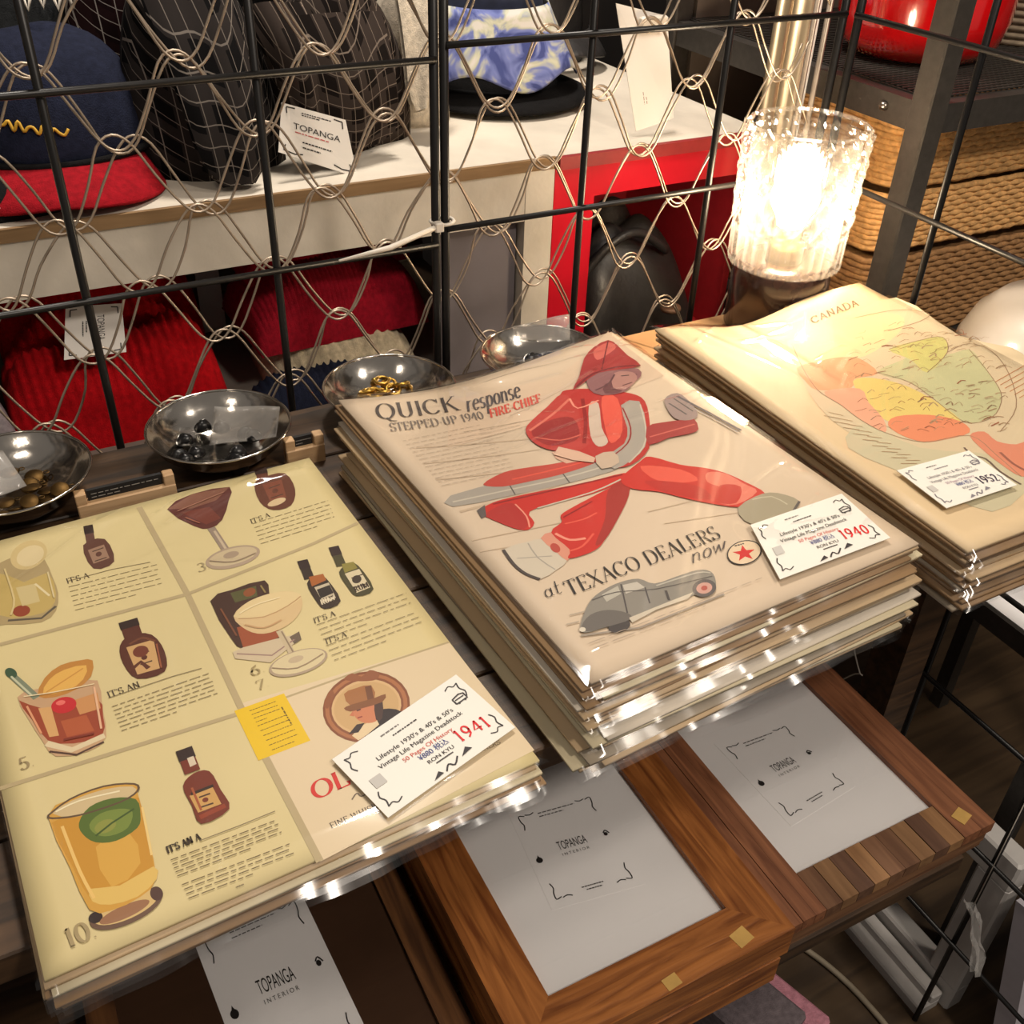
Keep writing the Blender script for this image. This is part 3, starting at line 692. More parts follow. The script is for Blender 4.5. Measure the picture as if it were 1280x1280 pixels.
def scatter(bx, by, n, kind, seed, label, cat, group, m, rmax=.034, cen=(0, 0)):
    rg = random.Random(seed)
    for i in range(n):
        a, rr = rg.uniform(0, 6.28), rmax * math.sqrt(rg.random()); x, y = bx + cen[0] + rr * math.cos(a), by + cen[1] + rr * math.sin(a)
        z = .0065 + .0035 * (i % 3) + rr * .12
        if kind == 'ring':
            q = Matrix.Translation((x, y, z)) @ Matrix.Rotation(rg.uniform(-.6, .6), 4, 'X') @ Matrix.Rotation(rg.uniform(0, 3), 4, 'Z')
            b = MB().tube([q @ Vector((.0062 * math.cos(p), .0062 * math.sin(p), 0)) for p in [2 * math.pi * k / 14 for k in range(14)]], .0016, 6, True)
            b.lathe([(.0005, -.002), (.003, -.001), (.003, .001), (.0005, .002)], tuple(q @ Vector((.0066, 0, 0))), 8)
        elif kind == 'charm':
            b = MB().lathe([(.0065, -.0009), (.0075, 0), (.0065, .0009)], (0, 0, 0), 12); b.xf(Matrix.Translation((x, y, z)) @ Matrix.Rotation(rg.uniform(-.5, .5), 4, 'X') @ Matrix.Rotation(rg.uniform(0, 3), 4, 'Z'))
            b.tube([(x + .009 + .002 * math.cos(p), y + .002 * math.sin(p), z + .001) for p in [2 * math.pi * k / 8 for k in range(8)]], .0006, 4, True)
        else:
            b = dome(x, y, z - .003, .0075, .0065, .008, i + seed, 10, 4, .08)
        tag(b.build({'ring': 'gold_earring', 'charm': 'brass_charm', 'bead': 'black_bead'}[kind], m), label, cat, group)
scatter(-.028, .744, 14, 'charm', 5, 'small dark brass charm lying in a metal bowl', 'charm', 'brass charms in the bowl', BRASS, .032, (.006, -.010))
scatter(.131, .746, 14, 'bead', 6, 'shiny black bead lying in the bowl behind the drinks advert', 'bead', 'black beads in the bowl', BEAD, .036, (-.004, -.006))
scatter(.283, .750, 14, 'ring', 7, 'gold ring-shaped earring heaped in a metal bowl', 'earring', 'gold earrings in the bowl', GOLD, .022, (.006, .020))
scatter(.437, .750, 8, 'bead', 8, 'black piece lying in the bowl below the grey panel', 'bead', 'black pieces in the farthest bowl', BEAD, .03)
PL = film('clear_plastic_card', 1.45, .12, (.93, .92, .90), .22)
def plasticbag(q, label):
    q = [Vector(v) for v in q]; n = Vector((0, -.6, .8)); b = MB()
    def fn(u, v): return (q[3] * (1 - u) + q[2] * u) * (1 - v) + (q[0] * (1 - u) + q[1] * u) * v + n * .0012 * math.sin(7 * u + 3 * v)
    b.grid(fn, 8, 6, True, .0006); tag(b.build('plastic_bag', PL), label, 'bag')
plasticbag([(-.075, .770, .034), (-.030, .772, .034), (-.020, .742, .016), (-.068, .732, .016)], 'clear plastic price card lying in the bowl of brass charms')
plasticbag([at_z(268, 508, .048), at_z(350, 508, .046), at_z(345, 546, .018), at_z(262, 556, .014)], 'clear plastic bag leaning in the bowl of black beads')
plasticbag([at_z(640, 408, .050), at_z(712, 392, .050), at_z(712, 425, .030), at_z(645, 428, .026)], 'clear plastic bag sticking up from the bowl below the grey panel')
# black price rails in pale wood
TAN = wood('pale_wood', (176, 140, 100), (206, 172, 132), 'X', 1, .6)
SLATE = mat('black_slate', (22, 21, 22), .6)
def rail(xa, xb, y, label):
    t = thing('price_rail', ((xa + xb) / 2, y, 0), label, 'sign')
    MB().box((xa, y - .004, 0), (xb, y + .006, .016), bev=.0008).build('wood_base', TAN, t)
    for x in (xa, xb - .008): MB().box((x, y - .003, .016), (x + .008, y + .006, .025), bev=.0006).build('wood_end', TAN, t)
    MB().box((xa + .009, y + .001, .016), (xb - .009, y + .004, .025)).build('black_card', SLATE, t)
    p = VPrint(quadmap((xa + .009, y + .0005, .024), (xb - .009, y + .0005, .024), (xb - .009, y + .0005, .0165), (xa + .009, y + .0005, .0165)))
    vprint(p.mp, t, lambda p: p.rows((.05, .7), (.95, .7), (.05, .3), 2, (150, 146, 140), w=.0007, seed=9))
rail(.010, .083, .7005, 'black slate price rail in pale wood between two metal bowls')
rail(.174, .2065, .7085, 'short black slate price rail in pale wood beside the fireman stack')

# ================================================================== stacks of sleeved prints
SLEEVE = film('clear_sleeve', 1.42, .07)
PG = [mat('page_tan', (200, 172, 134), .6, vary=.05, scale=12), mat('page_cream', (214, 200, 166), .6, vary=.05, scale=12),
      mat('page_grey', (168, 154, 134), .6, vary=.05, scale=12), mat('page_brown', (160, 128, 92), .6, vary=.06, scale=12), mat('page_white', (218, 206, 188), .6, vary=.04, scale=12)]
class Sheet:
    def __init__(s, cx, cy, ang, W, H, hf):
        s.c = (cx, cy); s.W, s.H = W, H; s.ca, s.sa = math.cos(ang), math.sin(ang); s.hf = hf
    def xy(s, u, v):
        X, Y = (u - .5) * s.W, (v - .5) * s.H
        return s.c[0] + X * s.ca - Y * s.sa, s.c[1] + X * s.sa + Y * s.ca
    def uv(s, x, y):
        dx, dy = x - s.c[0], y - s.c[1]
        return (dx * s.ca + dy * s.sa) / s.W + .5, (-dx * s.sa + dy * s.ca) / s.H + .5
def make_stack(spec):
    cx, cy, ang, W, H = spec['rect']; n = spec['n']; z0, z1 = spec['z']; sag = spec['sag']; rg = random.Random(spec['seed'])
    th = (z1 - z0) / n; base = Sheet(cx, cy, ang, W, H, None); tops = None
    for i in range(n):
        fr = (i + 1) / n; top = i == n - 1
        dx, dy, da = (0, 0, 0) if top else spec['off'](1 - fr, rg)
        w, h = (W, H) if top else (W * rg.uniform(.985, 1.004), H * rg.uniform(.985, 1.004))
        zt = z0 + th * (i + 1)
        hf = (lambda zt, fr: lambda x, y: zt + sag(*base.uv(x, y)) * fr ** 1.2)(zt, fr)
        sh = Sheet(cx + dx, cy + dy, ang + da, w, h, hf)
        ci = rg.choice(spec['pal'])
        o = thing('sleeved_print', (cx + dx, cy + dy, z0 + th * i), spec['toplabel'] if top else ('tan', 'cream', 'greyish', 'brown', 'off-white')[ci] + '-edged ' + spec['label'], 'print', None if top else spec['group'])
        N = (20, 28) if top else (8, 8)
        def fn(u, v):
            x, y = sh.xy(u, v); return Vector((x, y, hf(x, y)))
        pg = MB().grid(fn, N[0], N[1], True, th * .80).build('page', spec['topmat'] if top else PG[ci], o)
        # sleeve edge that stands out past the page
        ring = []; M = 40
        for k in range(M): ring.append((k / M, 0, 0, -1))
        for k in range(M): ring.append((1, k / M, 1, 0))
        for k in range(M): ring.append((1 - k / M, 1, 0, 1))
        for k in range(M): ring.append((0, 1 - k / M, -1, 0))
        mar = {(0, -1): rg.uniform(.003, .007), (1, 0): rg.uniform(.0015, .004), (0, 1): rg.uniform(.0015, .004), (-1, 0): rg.uniform(.0008, .002)}
        b = MB(); vs = []; ph = rg.uniform(0, 6)
        for lay in range(2):
            for k, (u, v, ex, ey) in enumerate(ring):
                m = mar[(ex, ey)] if lay == 1 else .0001
                x, y = sh.xy(u + ex * m / w, v + ey * m / h); zz = hf(x, y)
                zz += (.0003, -th * .30 + .0004 * math.sin(k * .7 + ph) + .0005 * math.sin(k * 1.9 + 2 * ph) * math.sin(k * .11 + ph))[lay]
                if lay == 1 and ey == -1: zz = hf(x, y) - m * (.42 + .30 * math.sin(k * .31 + ph) + .16 * math.sin(k * .83 + 2 * ph))
                vs.append((x, y, max(zz, z0 + .0003)))
        nR = len(ring); fs = [(k, (k + 1) % nR, nR + (k + 1) % nR, nR + k) for k in range(nR)]
        b.add(vs, fs, True); b.build('sleeve_edge', film('clear_sleeve_edge', 1.42, .16), o)
        if top: tops = (o, sh, hf, pg)
    return tops
def pagemap(hf):
    def m(px, py):
        z = hf(0.3, .4)
        for _ in range(10):
            p = at_z(px, py, z); z = hf(p.x, p.y)
        return Vector((p.x, p.y, z))
    return m
def topfilm(o, sh, hf, wr, marg=.004, nu=130, nv=170, up=.0022):
    def fn(u, v):
        x, y = sh.xy((u - .5) * (1 + 2 * marg / sh.W) + .5, (v - .5) * (1 + 2 * marg / sh.H) + .5)
        e = min(u, 1 - u, v, 1 - v)
        return Vector((x, y, hf(x, y) + up * min(1, .35 + e * 14) + max(-.0008, wr(u, v)) * min(1, e * 20)))
    MB().grid(fn, nu, nv, True).build('sleeve_film', SLEEVE, o)
def ridge(u, v, u0, v0, u1, v1, wdt, amp):
    dx, dy = u1 - u0, v1 - v0; L = math.hypot(dx, dy); t = ((u - u0) * dx + (v - v0) * dy) / (L * L); d = abs((u - u0) * dy - (v - v0) * dx) / L
    if t < -.1 or t > 1.1: return 0
    return amp * math.exp(-(d / wdt) ** 2) * max(0, min(1, (t + .1) * 5)) * max(0, min(1, (1.1 - t) * 5))

def creases(seed, n, u0, u1, v0, v1, amp):
    rg = random.Random(seed); L = []
    for k in range(n):
        a, b, q, l = rg.uniform(u0, u1), rg.uniform(v0, v1), rg.uniform(-.5, .9), rg.uniform(.06, .22)
        L.append((a, b, a + l * math.cos(q), b + l * math.sin(q) * .6, rg.uniform(.006, .011), amp * rg.uniform(.5, 1)))
    return lambda u, v: sum(ridge(u, v, *c) for c in L)
# ---- drinks advert (flat pile)
ZL = .018
L_o, L_s, L_h, L_p = make_stack(dict(rect=(.063, .502, R(2.9), .267, .356), n=7, z=(0, ZL), seed=11, sag=lambda u, v: 0,
    label='sleeved print in the low pile under the drinks advert', group='sleeved prints under the drinks advert',
    toplabel='yellow vintage drinks advert with cocktails, bottles and a 1941 price label', topmat=mat('drinks_page', (208, 191, 140), .6, vary=.03, scale=9), pal=[0, 0, 4, 1, 3],
    off=lambda d, rg: (rg.uniform(-.003, .006) , rg.uniform(-.004, .001) - .006 * d, R(rg.uniform(-.6, .6)))))
pm = pagemap(L_h)
P = Print(pm)
# panel ground, dividers
P.fill([(299, 880), (561, 803), (668, 938), (401, 1077)], (214, 194, 160))
GD = (176, 158, 120)
for a, c in (((174, 634), (400, 1077)),): P.stroke([a, (234, 742), (299, 880), (333, 949), c], .0040, GD)
P.stroke([(0, 806), (234, 743)], .0034, GD); P.stroke([(234, 743), (391, 680), (447, 654)], .0030, GD)
P.stroke([(0, 986), (296, 893)], .0030, GD); P.stroke([(299, 893), (430, 846), (561, 803)], .0016, GD)
P.build('page_panels', L_p, .0002)
# glasses and bottles
P = Print(pm); P.L = 4
def bottle(n0, n1, body, colb, label, cap=(48, 30, 24), nw=.006):
    P.stroke([n0, n1], nw, colb); P.stroke([n0, (n0[0] + (n1[0] - n0[0]) * .45, n0[1] + (n1[1] - n0[1]) * .45)], nw * 1.08, cap)
    P.fill(body, colb, 3)
    if label:
        P.fill(label[0], label[1])
        cx = sum(p[0] for p in label[0]) / len(label[0]); cy = sum(p[1] for p in label[0]) / len(label[0])
        P.oval(cx, cy, 4, 3, -20, colb, 12)
        P.stroke([(cx - 8, cy - 3), (cx + 6, cy - 8)], .0011, (70, 46, 34), up=False); P.stroke([(cx - 5, cy + 9), (cx + 10, cy + 4)], .0011, (70, 46, 34), up=False)
TXT = (128, 114, 84)
# 1
P.fill([(-6, 715), (8, 700), (40, 690), (56, 700), (66, 722), (73, 742), (70, 764), (52, 778), (8, 781), (-6, 776)], (166, 146, 104), 2)
P.fill([(-6, 716), (30, 728), (60, 716), (70, 742), (64, 760), (40, 770), (-6, 768)], (184, 160, 96), 2)
P.oval(36, 694, 24, 17, -25, (200, 178, 126)); P.oval(38, 695, 18, 12, -25, (212, 194, 150)); P.oval(27, 764, 11, 7, -10, (140, 64, 40))
P.stroke([(10, 776), (52, 773), (70, 758)], .002, (90, 80, 66)); P.fill([(20, 735), (44, 730), (50, 752), (28, 758)], (196, 178, 128)); P.stroke([(44, 730), (62, 745)], .0015, (214, 200, 160))
bottle((110, 657), (114, 680), [(104, 682), (131, 674), (143, 702), (117, 711)], (92, 58, 46), ([(110, 688), (130, 681), (137, 698), (117, 705)], (150, 118, 96)))
P.stroke([(84, 727), (140, 712), (188, 703)], .0006, TXT); P.rows((86, 734), (196, 706), (94, 763), 6, TXT, .00055, seed=2); P.text("IT'S A", (84, 730), (112, 722), (82, 724), (84, 72, 56), .13, .06)
# 3
P.fill([(209, 637), (240, 618), (287, 609), (286, 626), (278, 650), (262, 661), (243, 658)], (92, 44, 36), 2)
P.fill([(209, 637), (240, 618), (287, 609), (270, 626), (240, 636)], (128, 84, 66)); P.fill([(226, 641), (262, 634), (276, 648), (258, 656)], (112, 54, 40))
P.stroke([(264, 660), (276, 678), (287, 695)], .0056, (146, 128, 112)); P.stroke([(268, 664), (286, 692)], .0018, (190, 172, 146))
P.oval(291, 697, 35, 13, -14, (166, 146, 124)); P.oval(291, 696, 31, 10, -14, (192, 174, 140)); P.oval(289, 694, 10, 4, -14, (160, 140, 118))
bottle((325, 585), (330, 602), [(318, 606), (330, 597), (356, 592), (369, 612), (364, 632), (342, 638), (325, 628)], (96, 52, 34), ([(328, 606), (352, 600), (358, 622), (338, 628)], (122, 66, 44)), nw=.009)
P.oval(346, 628, 12, 4, -20, (206, 180, 140)); P.rows((316, 655), (410, 626), (326, 680), 6, TXT, .00055, seed=3); P.text("IT'S A", (314, 655), (338, 646), (312, 650), (84, 72, 56), .13, .06)
P.text('3.', (248, 716), (264, 711), (245, 706), (160, 144, 108))
# 5
P.fill([(22, 872), (45, 862), (90, 855), (122, 851), (128, 885), (133, 922), (110, 940), (70, 946), (54, 928), (36, 900)], (190, 154, 118), 2)
P.fill([(24, 876), (60, 888), (120, 872), (129, 896), (128, 920), (92, 930), (60, 926), (40, 900)], (150, 68, 44), 2)
P.fill([(48, 886), (64, 884), (74, 920), (62, 922)], (206, 160, 104)); P.fill([(76, 902), (108, 894), (118, 914), (84, 922)], (172, 88, 54)); P.fill([(92, 876), (122, 866), (126, 886), (100, 894)], (196, 140, 88))
P.fill([(47, 871), (56, 848), (76, 832), (100, 826), (116, 826), (114, 846), (96, 862), (70, 872)], (184, 128, 60), 2); P.fill([(54, 868), (62, 850), (80, 838), (108, 832), (104, 850), (84, 864)], (218, 170, 86), 2)
P.stroke([(58, 866), (104, 836)], .0010, (196, 140, 66)); P.oval(80, 882, 16, 10, -12, (190, 44, 48)); P.oval(76, 879, 6, 3, -12, (224, 110, 100))
P.stroke([(12, 842), (30, 858), (46, 873)], .0042, (122, 130, 108)); P.oval(14, 842, 8, 6, 30, (58, 82, 60)); P.stroke([(14, 846), (40, 870)], .0012, (190, 190, 160))
P.stroke([(58, 930), (90, 938), (131, 920)], .004, (214, 196, 160)); P.stroke([(62, 940), (96, 944), (130, 928)], .0014, (80, 56, 44))
bottle((160, 776), (167, 796), [(150, 808), (164, 794), (190, 794), (206, 815), (206, 840), (172, 849), (154, 830)], (86, 44, 30), ([(158, 810), (192, 800), (200, 836), (172, 844)], (196, 156, 104)), nw=.011)
P.oval(176, 815, 10, 7, -15, (110, 54, 36)); P.stroke([(162, 806), (178, 798), (194, 802)], .0018, (110, 64, 42), 3); P.stroke([(164, 838), (176, 828), (186, 836)], .003, (90, 48, 32))
P.stroke([(136, 873), (216, 846), (252, 836)], .0006, TXT); P.rows((140, 884), (262, 842), (152, 914), 7, TXT, .0006, seed=4); P.text("IT'S AN", (136, 873), (176, 859), (133, 866), (84, 72, 56), .13, .06)
P.text('5.', (26, 964), (45, 957), (22, 950), (150, 132, 96))
# 6, 7
P.fill([(263, 752), (290, 738), (331, 726), (337, 745), (350, 798), (330, 809), (303, 811), (290, 800)], (66, 40, 28), 2)
P.fill([(296, 785), (345, 776), (349, 797), (328, 807), (304, 810)], (150, 76, 44)); P.fill([(288, 742), (320, 733), (322, 746), (294, 754)], (84, 82, 44)); P.oval(312, 741, 8, 5, -20, (136, 76, 40))
P.fill([(291, 816), (304, 810), (346, 799), (376, 792), (372, 802), (338, 829), (294, 824)], (196, 178, 148)); P.fill([(362, 797), (374, 790), (377, 800), (368, 806)], (104, 88, 72)); P.stroke([(296, 818), (340, 820), (368, 800)], .0012, (150, 120, 110))
P.fill([(292, 771), (312, 752), (345, 741), (370, 741), (378, 752), (374, 768), (357, 784), (330, 793), (308, 788)], (206, 178, 132), 3)
P.fill([(292, 771), (312, 752), (345, 741), (370, 741), (376, 749), (350, 764), (316, 774)], (214, 192, 144), 2); P.stroke([(298, 774), (330, 772), (360, 758), (376, 746)], .001, (176, 140, 96), 2)
P.stroke([(349, 789), (360, 808), (369, 824)], .0042, (190, 172, 140)); P.stroke([(352, 790), (370, 822)], .001, (140, 120, 96))
P.oval(373, 829, 38, 15, -17, (166, 146, 122)); P.oval(373, 828, 35, 13, -17, (206, 190, 150)); P.oval(370, 825, 10, 4, -17, (186, 166, 136))
bottle((378, 701), (387, 724), [(384, 730), (396, 720), (408, 724), (426, 752), (406, 762), (394, 750)], (52, 38, 26), ([(393, 735), (411, 729), (420, 748), (404, 754)], (190, 176, 150)), nw=.0068)
P.fill([(386, 722), (404, 718), (408, 726), (390, 734)], (160, 92, 40)); P.fill([(396, 738), (412, 732), (417, 742), (401, 749)], (44, 34, 28)); P.text('RUM', (402, 757), (419, 750), (400, 751), (220, 206, 176), .2, .1)
bottle((417, 684), (427, 708), [(424, 716), (436, 706), (448, 708), (467, 737), (446, 746), (434, 734)], (70, 64, 36), ([(431, 718), (449, 712), (463, 735), (446, 742)], (206, 192, 158)), nw=.0068)
P.fill([(427, 706), (442, 703), (447, 711), (431, 717)], (134, 124, 56)); P.oval(446, 725, 6, 5, -20, (60, 48, 36)); P.text('RUM', (444, 741), (462, 734), (441, 735), (60, 46, 36), .2, .1)
P.rows((396, 782), (508, 742), (404, 800), 4, TXT, .00055, seed=5); P.rows((408, 808), (520, 766), (418, 826), 4, TXT, .00055, seed=6); P.text("IT'S A", (393, 780), (420, 770), (391, 774), (84, 72, 56), .13, .06); P.text("IT'S A", (408, 806), (434, 796), (406, 800), (84, 72, 56), .13, .06)
P.text('6.', (315, 846), (333, 840), (311, 835), (156, 138, 96)); P.text('7.', (322, 864), (338, 858), (319, 853), (156, 138, 96))
# 10
P.oval(158, 1137, 49, 19, -24, (104, 78, 62)); P.oval(158, 1135, 44, 15, -24, (206, 176, 118)); P.oval(120, 1148, 9, 7, -20, (50, 36, 34)); P.oval(196, 1118, 8, 9, -20, (84, 60, 52)); P.oval(156, 1141, 34, 8, -24, (150, 108, 78))
P.fill([(60, 1021), (88, 1000), (130, 984), (168, 981), (172, 990), (184, 1045), (196, 1098), (176, 1122), (140, 1139), (112, 1138), (88, 1086)], (200, 152, 66), 2)
P.fill([(64, 1030), (100, 1022), (140, 1010), (174, 998), (184, 1050), (194, 1096), (170, 1116), (140, 1128), (114, 1126), (92, 1086)], (192, 140, 52), 2); P.fill([(120, 1060), (160, 1040), (176, 1080), (140, 1110)], (206, 160, 72), 2)
P.fill([(114, 1112), (150, 1108), (192, 1084), (196, 1100), (172, 1122), (138, 1132), (116, 1128)], (214, 180, 100), 2)
P.fill([(66, 1018), (90, 1002), (130, 988), (166, 984), (168, 994), (140, 1010), (96, 1022)], (200, 178, 136), 2)
P.fill([(99, 1030), (112, 1010), (140, 999), (170, 1000), (176, 1020), (172, 1036), (146, 1052), (120, 1054), (104, 1044)], (84, 104, 44), 3)
P.fill([(112, 1032), (126, 1018), (150, 1012), (166, 1016), (160, 1036), (138, 1046), (120, 1044)], (116, 132, 60), 3); P.oval(132, 1034, 14, 8, -20, (136, 140, 66)); P.stroke([(120, 1046), (140, 1030), (168, 1012)], .0012, (66, 84, 38))
P.stroke([(60, 1021), (88, 1000), (130, 984), (168, 981), (172, 990), (150, 1004), (100, 1020), (66, 1024), (60, 1021)], .0012, (96, 76, 56), 3)
bottle((230, 937), (241, 966), [(229, 984), (242, 968), (262, 965), (276, 988), (287, 1012), (252, 1031), (240, 1008)], (112, 46, 26), ([(237, 996), (266, 985), (277, 1006), (248, 1017)], (196, 152, 88)), nw=.0085)
P.fill([(234, 949), (242, 946), (246, 956), (238, 960)], (206, 190, 166)); P.stroke([(239, 994), (267, 983)], .002, (50, 34, 24)); P.stroke([(250, 1023), (282, 1008)], .003, (140, 60, 34))
P.stroke([(250, 1052), (300, 1033), (344, 1015)], .0006, TXT); P.text("IT'S AN A", (210, 1068), (252, 1050), (207, 1060), (60, 48, 36), .2, .1)
P.rows((214, 1076), (346, 1026), (222, 1096), 5, (112, 96, 66), .0006, seed=7); P.rows((228, 1107), (362, 1056), (236, 1124), 4, (112, 96, 66), .0006, seed=8); P.rows((296, 1110), (316, 1102), (296, 1110), 1, TXT, .0008)
P.text('10.', (86, 1186), (124, 1171), (78, 1164), (160, 142, 104), .17, .07)
for pts, w_, c in (([(78, 1034), (100, 1090), (118, 1124)], .0016, (224, 186, 110)), ([(178, 1010), (190, 1070)], .0012, (226, 196, 128)), ([(70, 1016), (100, 1002), (150, 990)], .0010, (232, 220, 184)),
        ([(34, 884), (52, 918)], .0012, (214, 150, 110)), ([(118, 860), (127, 912)], .0012, (222, 176, 140)), ([(30, 872), (70, 866), (118, 856)], .0009, (224, 206, 166)), ([(80, 926), (118, 918)], .0016, (120, 48, 34)),
        ([(6, 712), (18, 750), (14, 770)], .0012, (204, 184, 132)), ([(60, 716), (68, 748)], .0010, (206, 190, 146)), ([(222, 640), (246, 630), (280, 616)], .0009, (172, 122, 100)), ([(232, 648), (250, 655)], .0012, (150, 88, 66)),
        ([(300, 768), (320, 757), (350, 748)], .0010, (230, 214, 172)), ([(306, 782), (330, 786), (352, 776)], .0014, (188, 150, 106)), ([(276, 762), (296, 796)], .0012, (120, 72, 46)), ([(326, 733), (332, 742)], .0012, (140, 120, 70)),
        ([(340, 836), (372, 836), (404, 818)], .0008, (150, 128, 104)), ([(262, 702), (292, 703), (320, 692)], .0008, (140, 120, 100)), ([(240, 986), (252, 1014)], .0012, (160, 84, 50)), ([(196, 806), (202, 836)], .0010, (146, 84, 56))):
    P.stroke(pts, w_, c, 3)
P.build('printed_drinks', L_p, .0002)
# sticker, portrait, title
P = Print(pm); P.L = 8
P.fill([(293, 889), (355, 867), (388, 926), (323, 951)], (222, 184, 26))
P.rows((312, 889), (345, 877), (320, 903), 4, (110, 88, 24), .0006, seed=10); P.rows((322, 908), (358, 894), (340, 938), 6, (110, 88, 24), .0006, seed=11); P.rows((352, 884), (374, 922), (352, 884), 1, (110, 88, 24), .0009, seed=12)
for rx, ry, c in ((55, 44, (128, 74, 44)), (52, 41, (166, 106, 66)), (47, 37, (132, 78, 48)), (44, 34, (206, 170, 122)), (41, 31, (196, 160, 110))): P.oval(458, 884, rx, ry, -12, c)
P.fill([(430, 850), (440, 842), (452, 846), (462, 838), (474, 842), (470, 850), (452, 852)], (140, 84, 52), 3)
P.fill([(405, 880), (412, 864), (418, 868), (410, 886)], (140, 84, 52), 3)
P.fill([(468, 908), (474, 890), (486, 886), (502, 890), (500, 904), (484, 918), (466, 922), (452, 926)], (40, 28, 28), 2)
P.fill([(440, 920), (452, 908), (470, 898), (474, 906), (460, 918), (448, 926)], (220, 196, 156)); P.fill([(436, 918), (446, 906), (456, 904), (448, 916)], (48, 34, 32))
P.fill([(441, 886), (452, 880), (470, 876), (476, 890), (470, 902), (456, 904), (445, 898)], (196, 122, 86), 3); P.fill([(468, 876), (478, 874), (478, 898), (470, 900)], (70, 46, 38), 2)
P.stroke([(446, 889), (451, 887)], .0012, (90, 50, 40)); P.stroke([(447, 898), (453, 896)], .0010, (140, 60, 50)); P.fill([(441, 889), (437, 895), (443, 896)], (190, 112, 78))
P.fill([(430, 868), (444, 861), (464, 857), (468, 876), (440, 884)], (158, 104, 60), 2); P.fill([(456, 859), (464, 857), (468, 876), (460, 878)], (112, 70, 44)); P.fill([(430, 886), (440, 881), (468, 873), (482, 868), (478, 878), (452, 886), (438, 890)], (128, 80, 46), 2)
P.text('OLD', (394, 1001), (464, 968), (386, 981), (200, 44, 36), .20, .05)
P.text('FINE WHISKEY', (414, 1036), (486, 1004), (411, 1030), (84, 70, 60), .14, .07); P.text('MAKERS', (592, 944), (626, 930), (590, 939), (96, 82, 68), .14, .07)
P.stroke([(440, 1000), (446, 992), (452, 996), (462, 990)], .0008, (110, 96, 80), 3)
P.build('printed_portrait', L_p, .0002)
crL = creases(5, 9, 0, .8, .72, .98, .0016)
topfilm(L_o, L_s, L_h, lambda u, v: crL(u, v) + .0007 * max(0, v - .5) * (math.sin(14 * u + 9 * v) + math.sin(23 * u - 7 * v)) + ridge(u, v, .1, .80, .45, .98, .02, .0022) + ridge(u, v, .5, .86, .85, .97, .018, .0020))

# ---- price label used on the three top prints
LABEL = mat('label_paper', (222, 218, 208), .5, vary=.02, scale=8)
def pricelabel(tl, tr, br, bl, z, year, parent, faint=False):
    q = [at_z(*p, z) for p in (tl, tr, br, bl)]
    parent = MB().prism([(v.x, v.y) for v in reversed(q)], z - .0005, z).build('price_label', LABEL, parent)
    p = Print(quadmap(*q)); K_ = (52, 48, 50) if not faint else (120, 116, 124)
    for (x, y, sx, sy) in ((.05, .9, 1, -1), (.95, .9, -1, -1), (.05, .1, 1, 1), (.95, .1, -1, 1)):
        p.stroke([(x, y), (x + sx * .012, y + sy * .08), (x - sx * .004, y + sy * .15), (x + sx * .014, y + sy * .22)], .0008, K_, 3)
        p.stroke([(x, y), (x + sx * .035, y + sy * .02), (x + sx * .06, y - sy * .02), (x + sx * .10, y + sy * .01)], .0007, K_, 3)
    p.rows((.32, .88), (.62, .88), (.32, .88), 1, (110, 106, 104), .0009, seed=21); p.rows((.38, .80), (.62, .80), (.38, .80), 1, K_, .0009, seed=22)
    p.sans("Lifestyle 1930's & 40's & 50's", (.20, .635), (.79, .615), (.20, .695), K_)
    p.sans('Vintage Life Magazine Deadstock', (.17, .53), (.82, .515), (.17, .59), K_)
    p.sans('50 Pages Of History', (.31, .43), (.69, .413), (.31, .485), (206, 96, 84) if not faint else (160, 130, 150))
    p.sans('\u00a5880 \u7a0e\u8fbc', (.39, .33), (.61, .32), (.39, .40), (66, 76, 132))
    p.sans('RON KYU', (.415, .235), (.61, .225), (.415, .285), K_)
    p.stroke([(.45, .195), (.58, .19)], .0008, K_)
    p.fill([(.36, .03), (.42, .10), (.44, .045)], K_); p.fill([(.60, .08), (.66, .16), (.69, .10)], K_); p.stroke([(.46, .04), (.5, .10), (.53, .05), (.58, .12)], .0010, K_, 3)
    p.fill([(.07, .36), (.15, .36), (.15, .50), (.07, .50)], (186, 182, 176))
    p.stroke([(.84, .66), (.84, .74), (.90, .76), (.93, .74), (.93, .66), (.84, .66)], .0010, K_); p.stroke([(.85, .71), (.92, .71)], .0008, K_); p.oval(.86, .655, .008, .016, 0, K_, 10); p.oval(.91, .655, .008, .016, 0, K_, 10)
    if year: p.text(year, (.665, .24), (.90, .19), (.668, .40), (214, 34, 40) if not faint else (70, 60, 80), .13, .13, 0, .16, True)
    p.build('label_print', parent, .0003)
pricelabel((415, 949), (570, 843), (644, 909), (485, 1022), ZL + .0034, '1941', L_o)

# ---- fireman advert (tall pile)
ZC = .061
def sagC(u, v):
    u = min(1, max(0, u)); v = min(1, max(0, v)); return -.0125 * v ** 4 * math.sin(math.pi * u ** .8) ** 1.3
C_o, C_s, C_h, C_p = make_stack(dict(rect=(.3615, .522, R(3.35), .267, .358), n=25, z=(0, ZC), seed=5, sag=sagC,
    label='sleeved print in the tall pile under the fireman advert', group='sleeved prints under the fireman advert',
    toplabel='cream vintage advert of a running fireman in red with a grey car, 1940 label', topmat=mat('fireman_page', (203, 182, 156), .6, vary=.03, scale=9), pal=[0, 1, 0, 0, 3, 4, 2],
    off=lambda d, rg: (rg.uniform(-.006, .005) + .010 * d * (rg.random() < .5) - .007 * d, rg.uniform(-.007, .002) - .012 * d, R(rg.uniform(-1.2, 1.2)))))
pm = pagemap(C_h)
P = Print(pm, C_h)
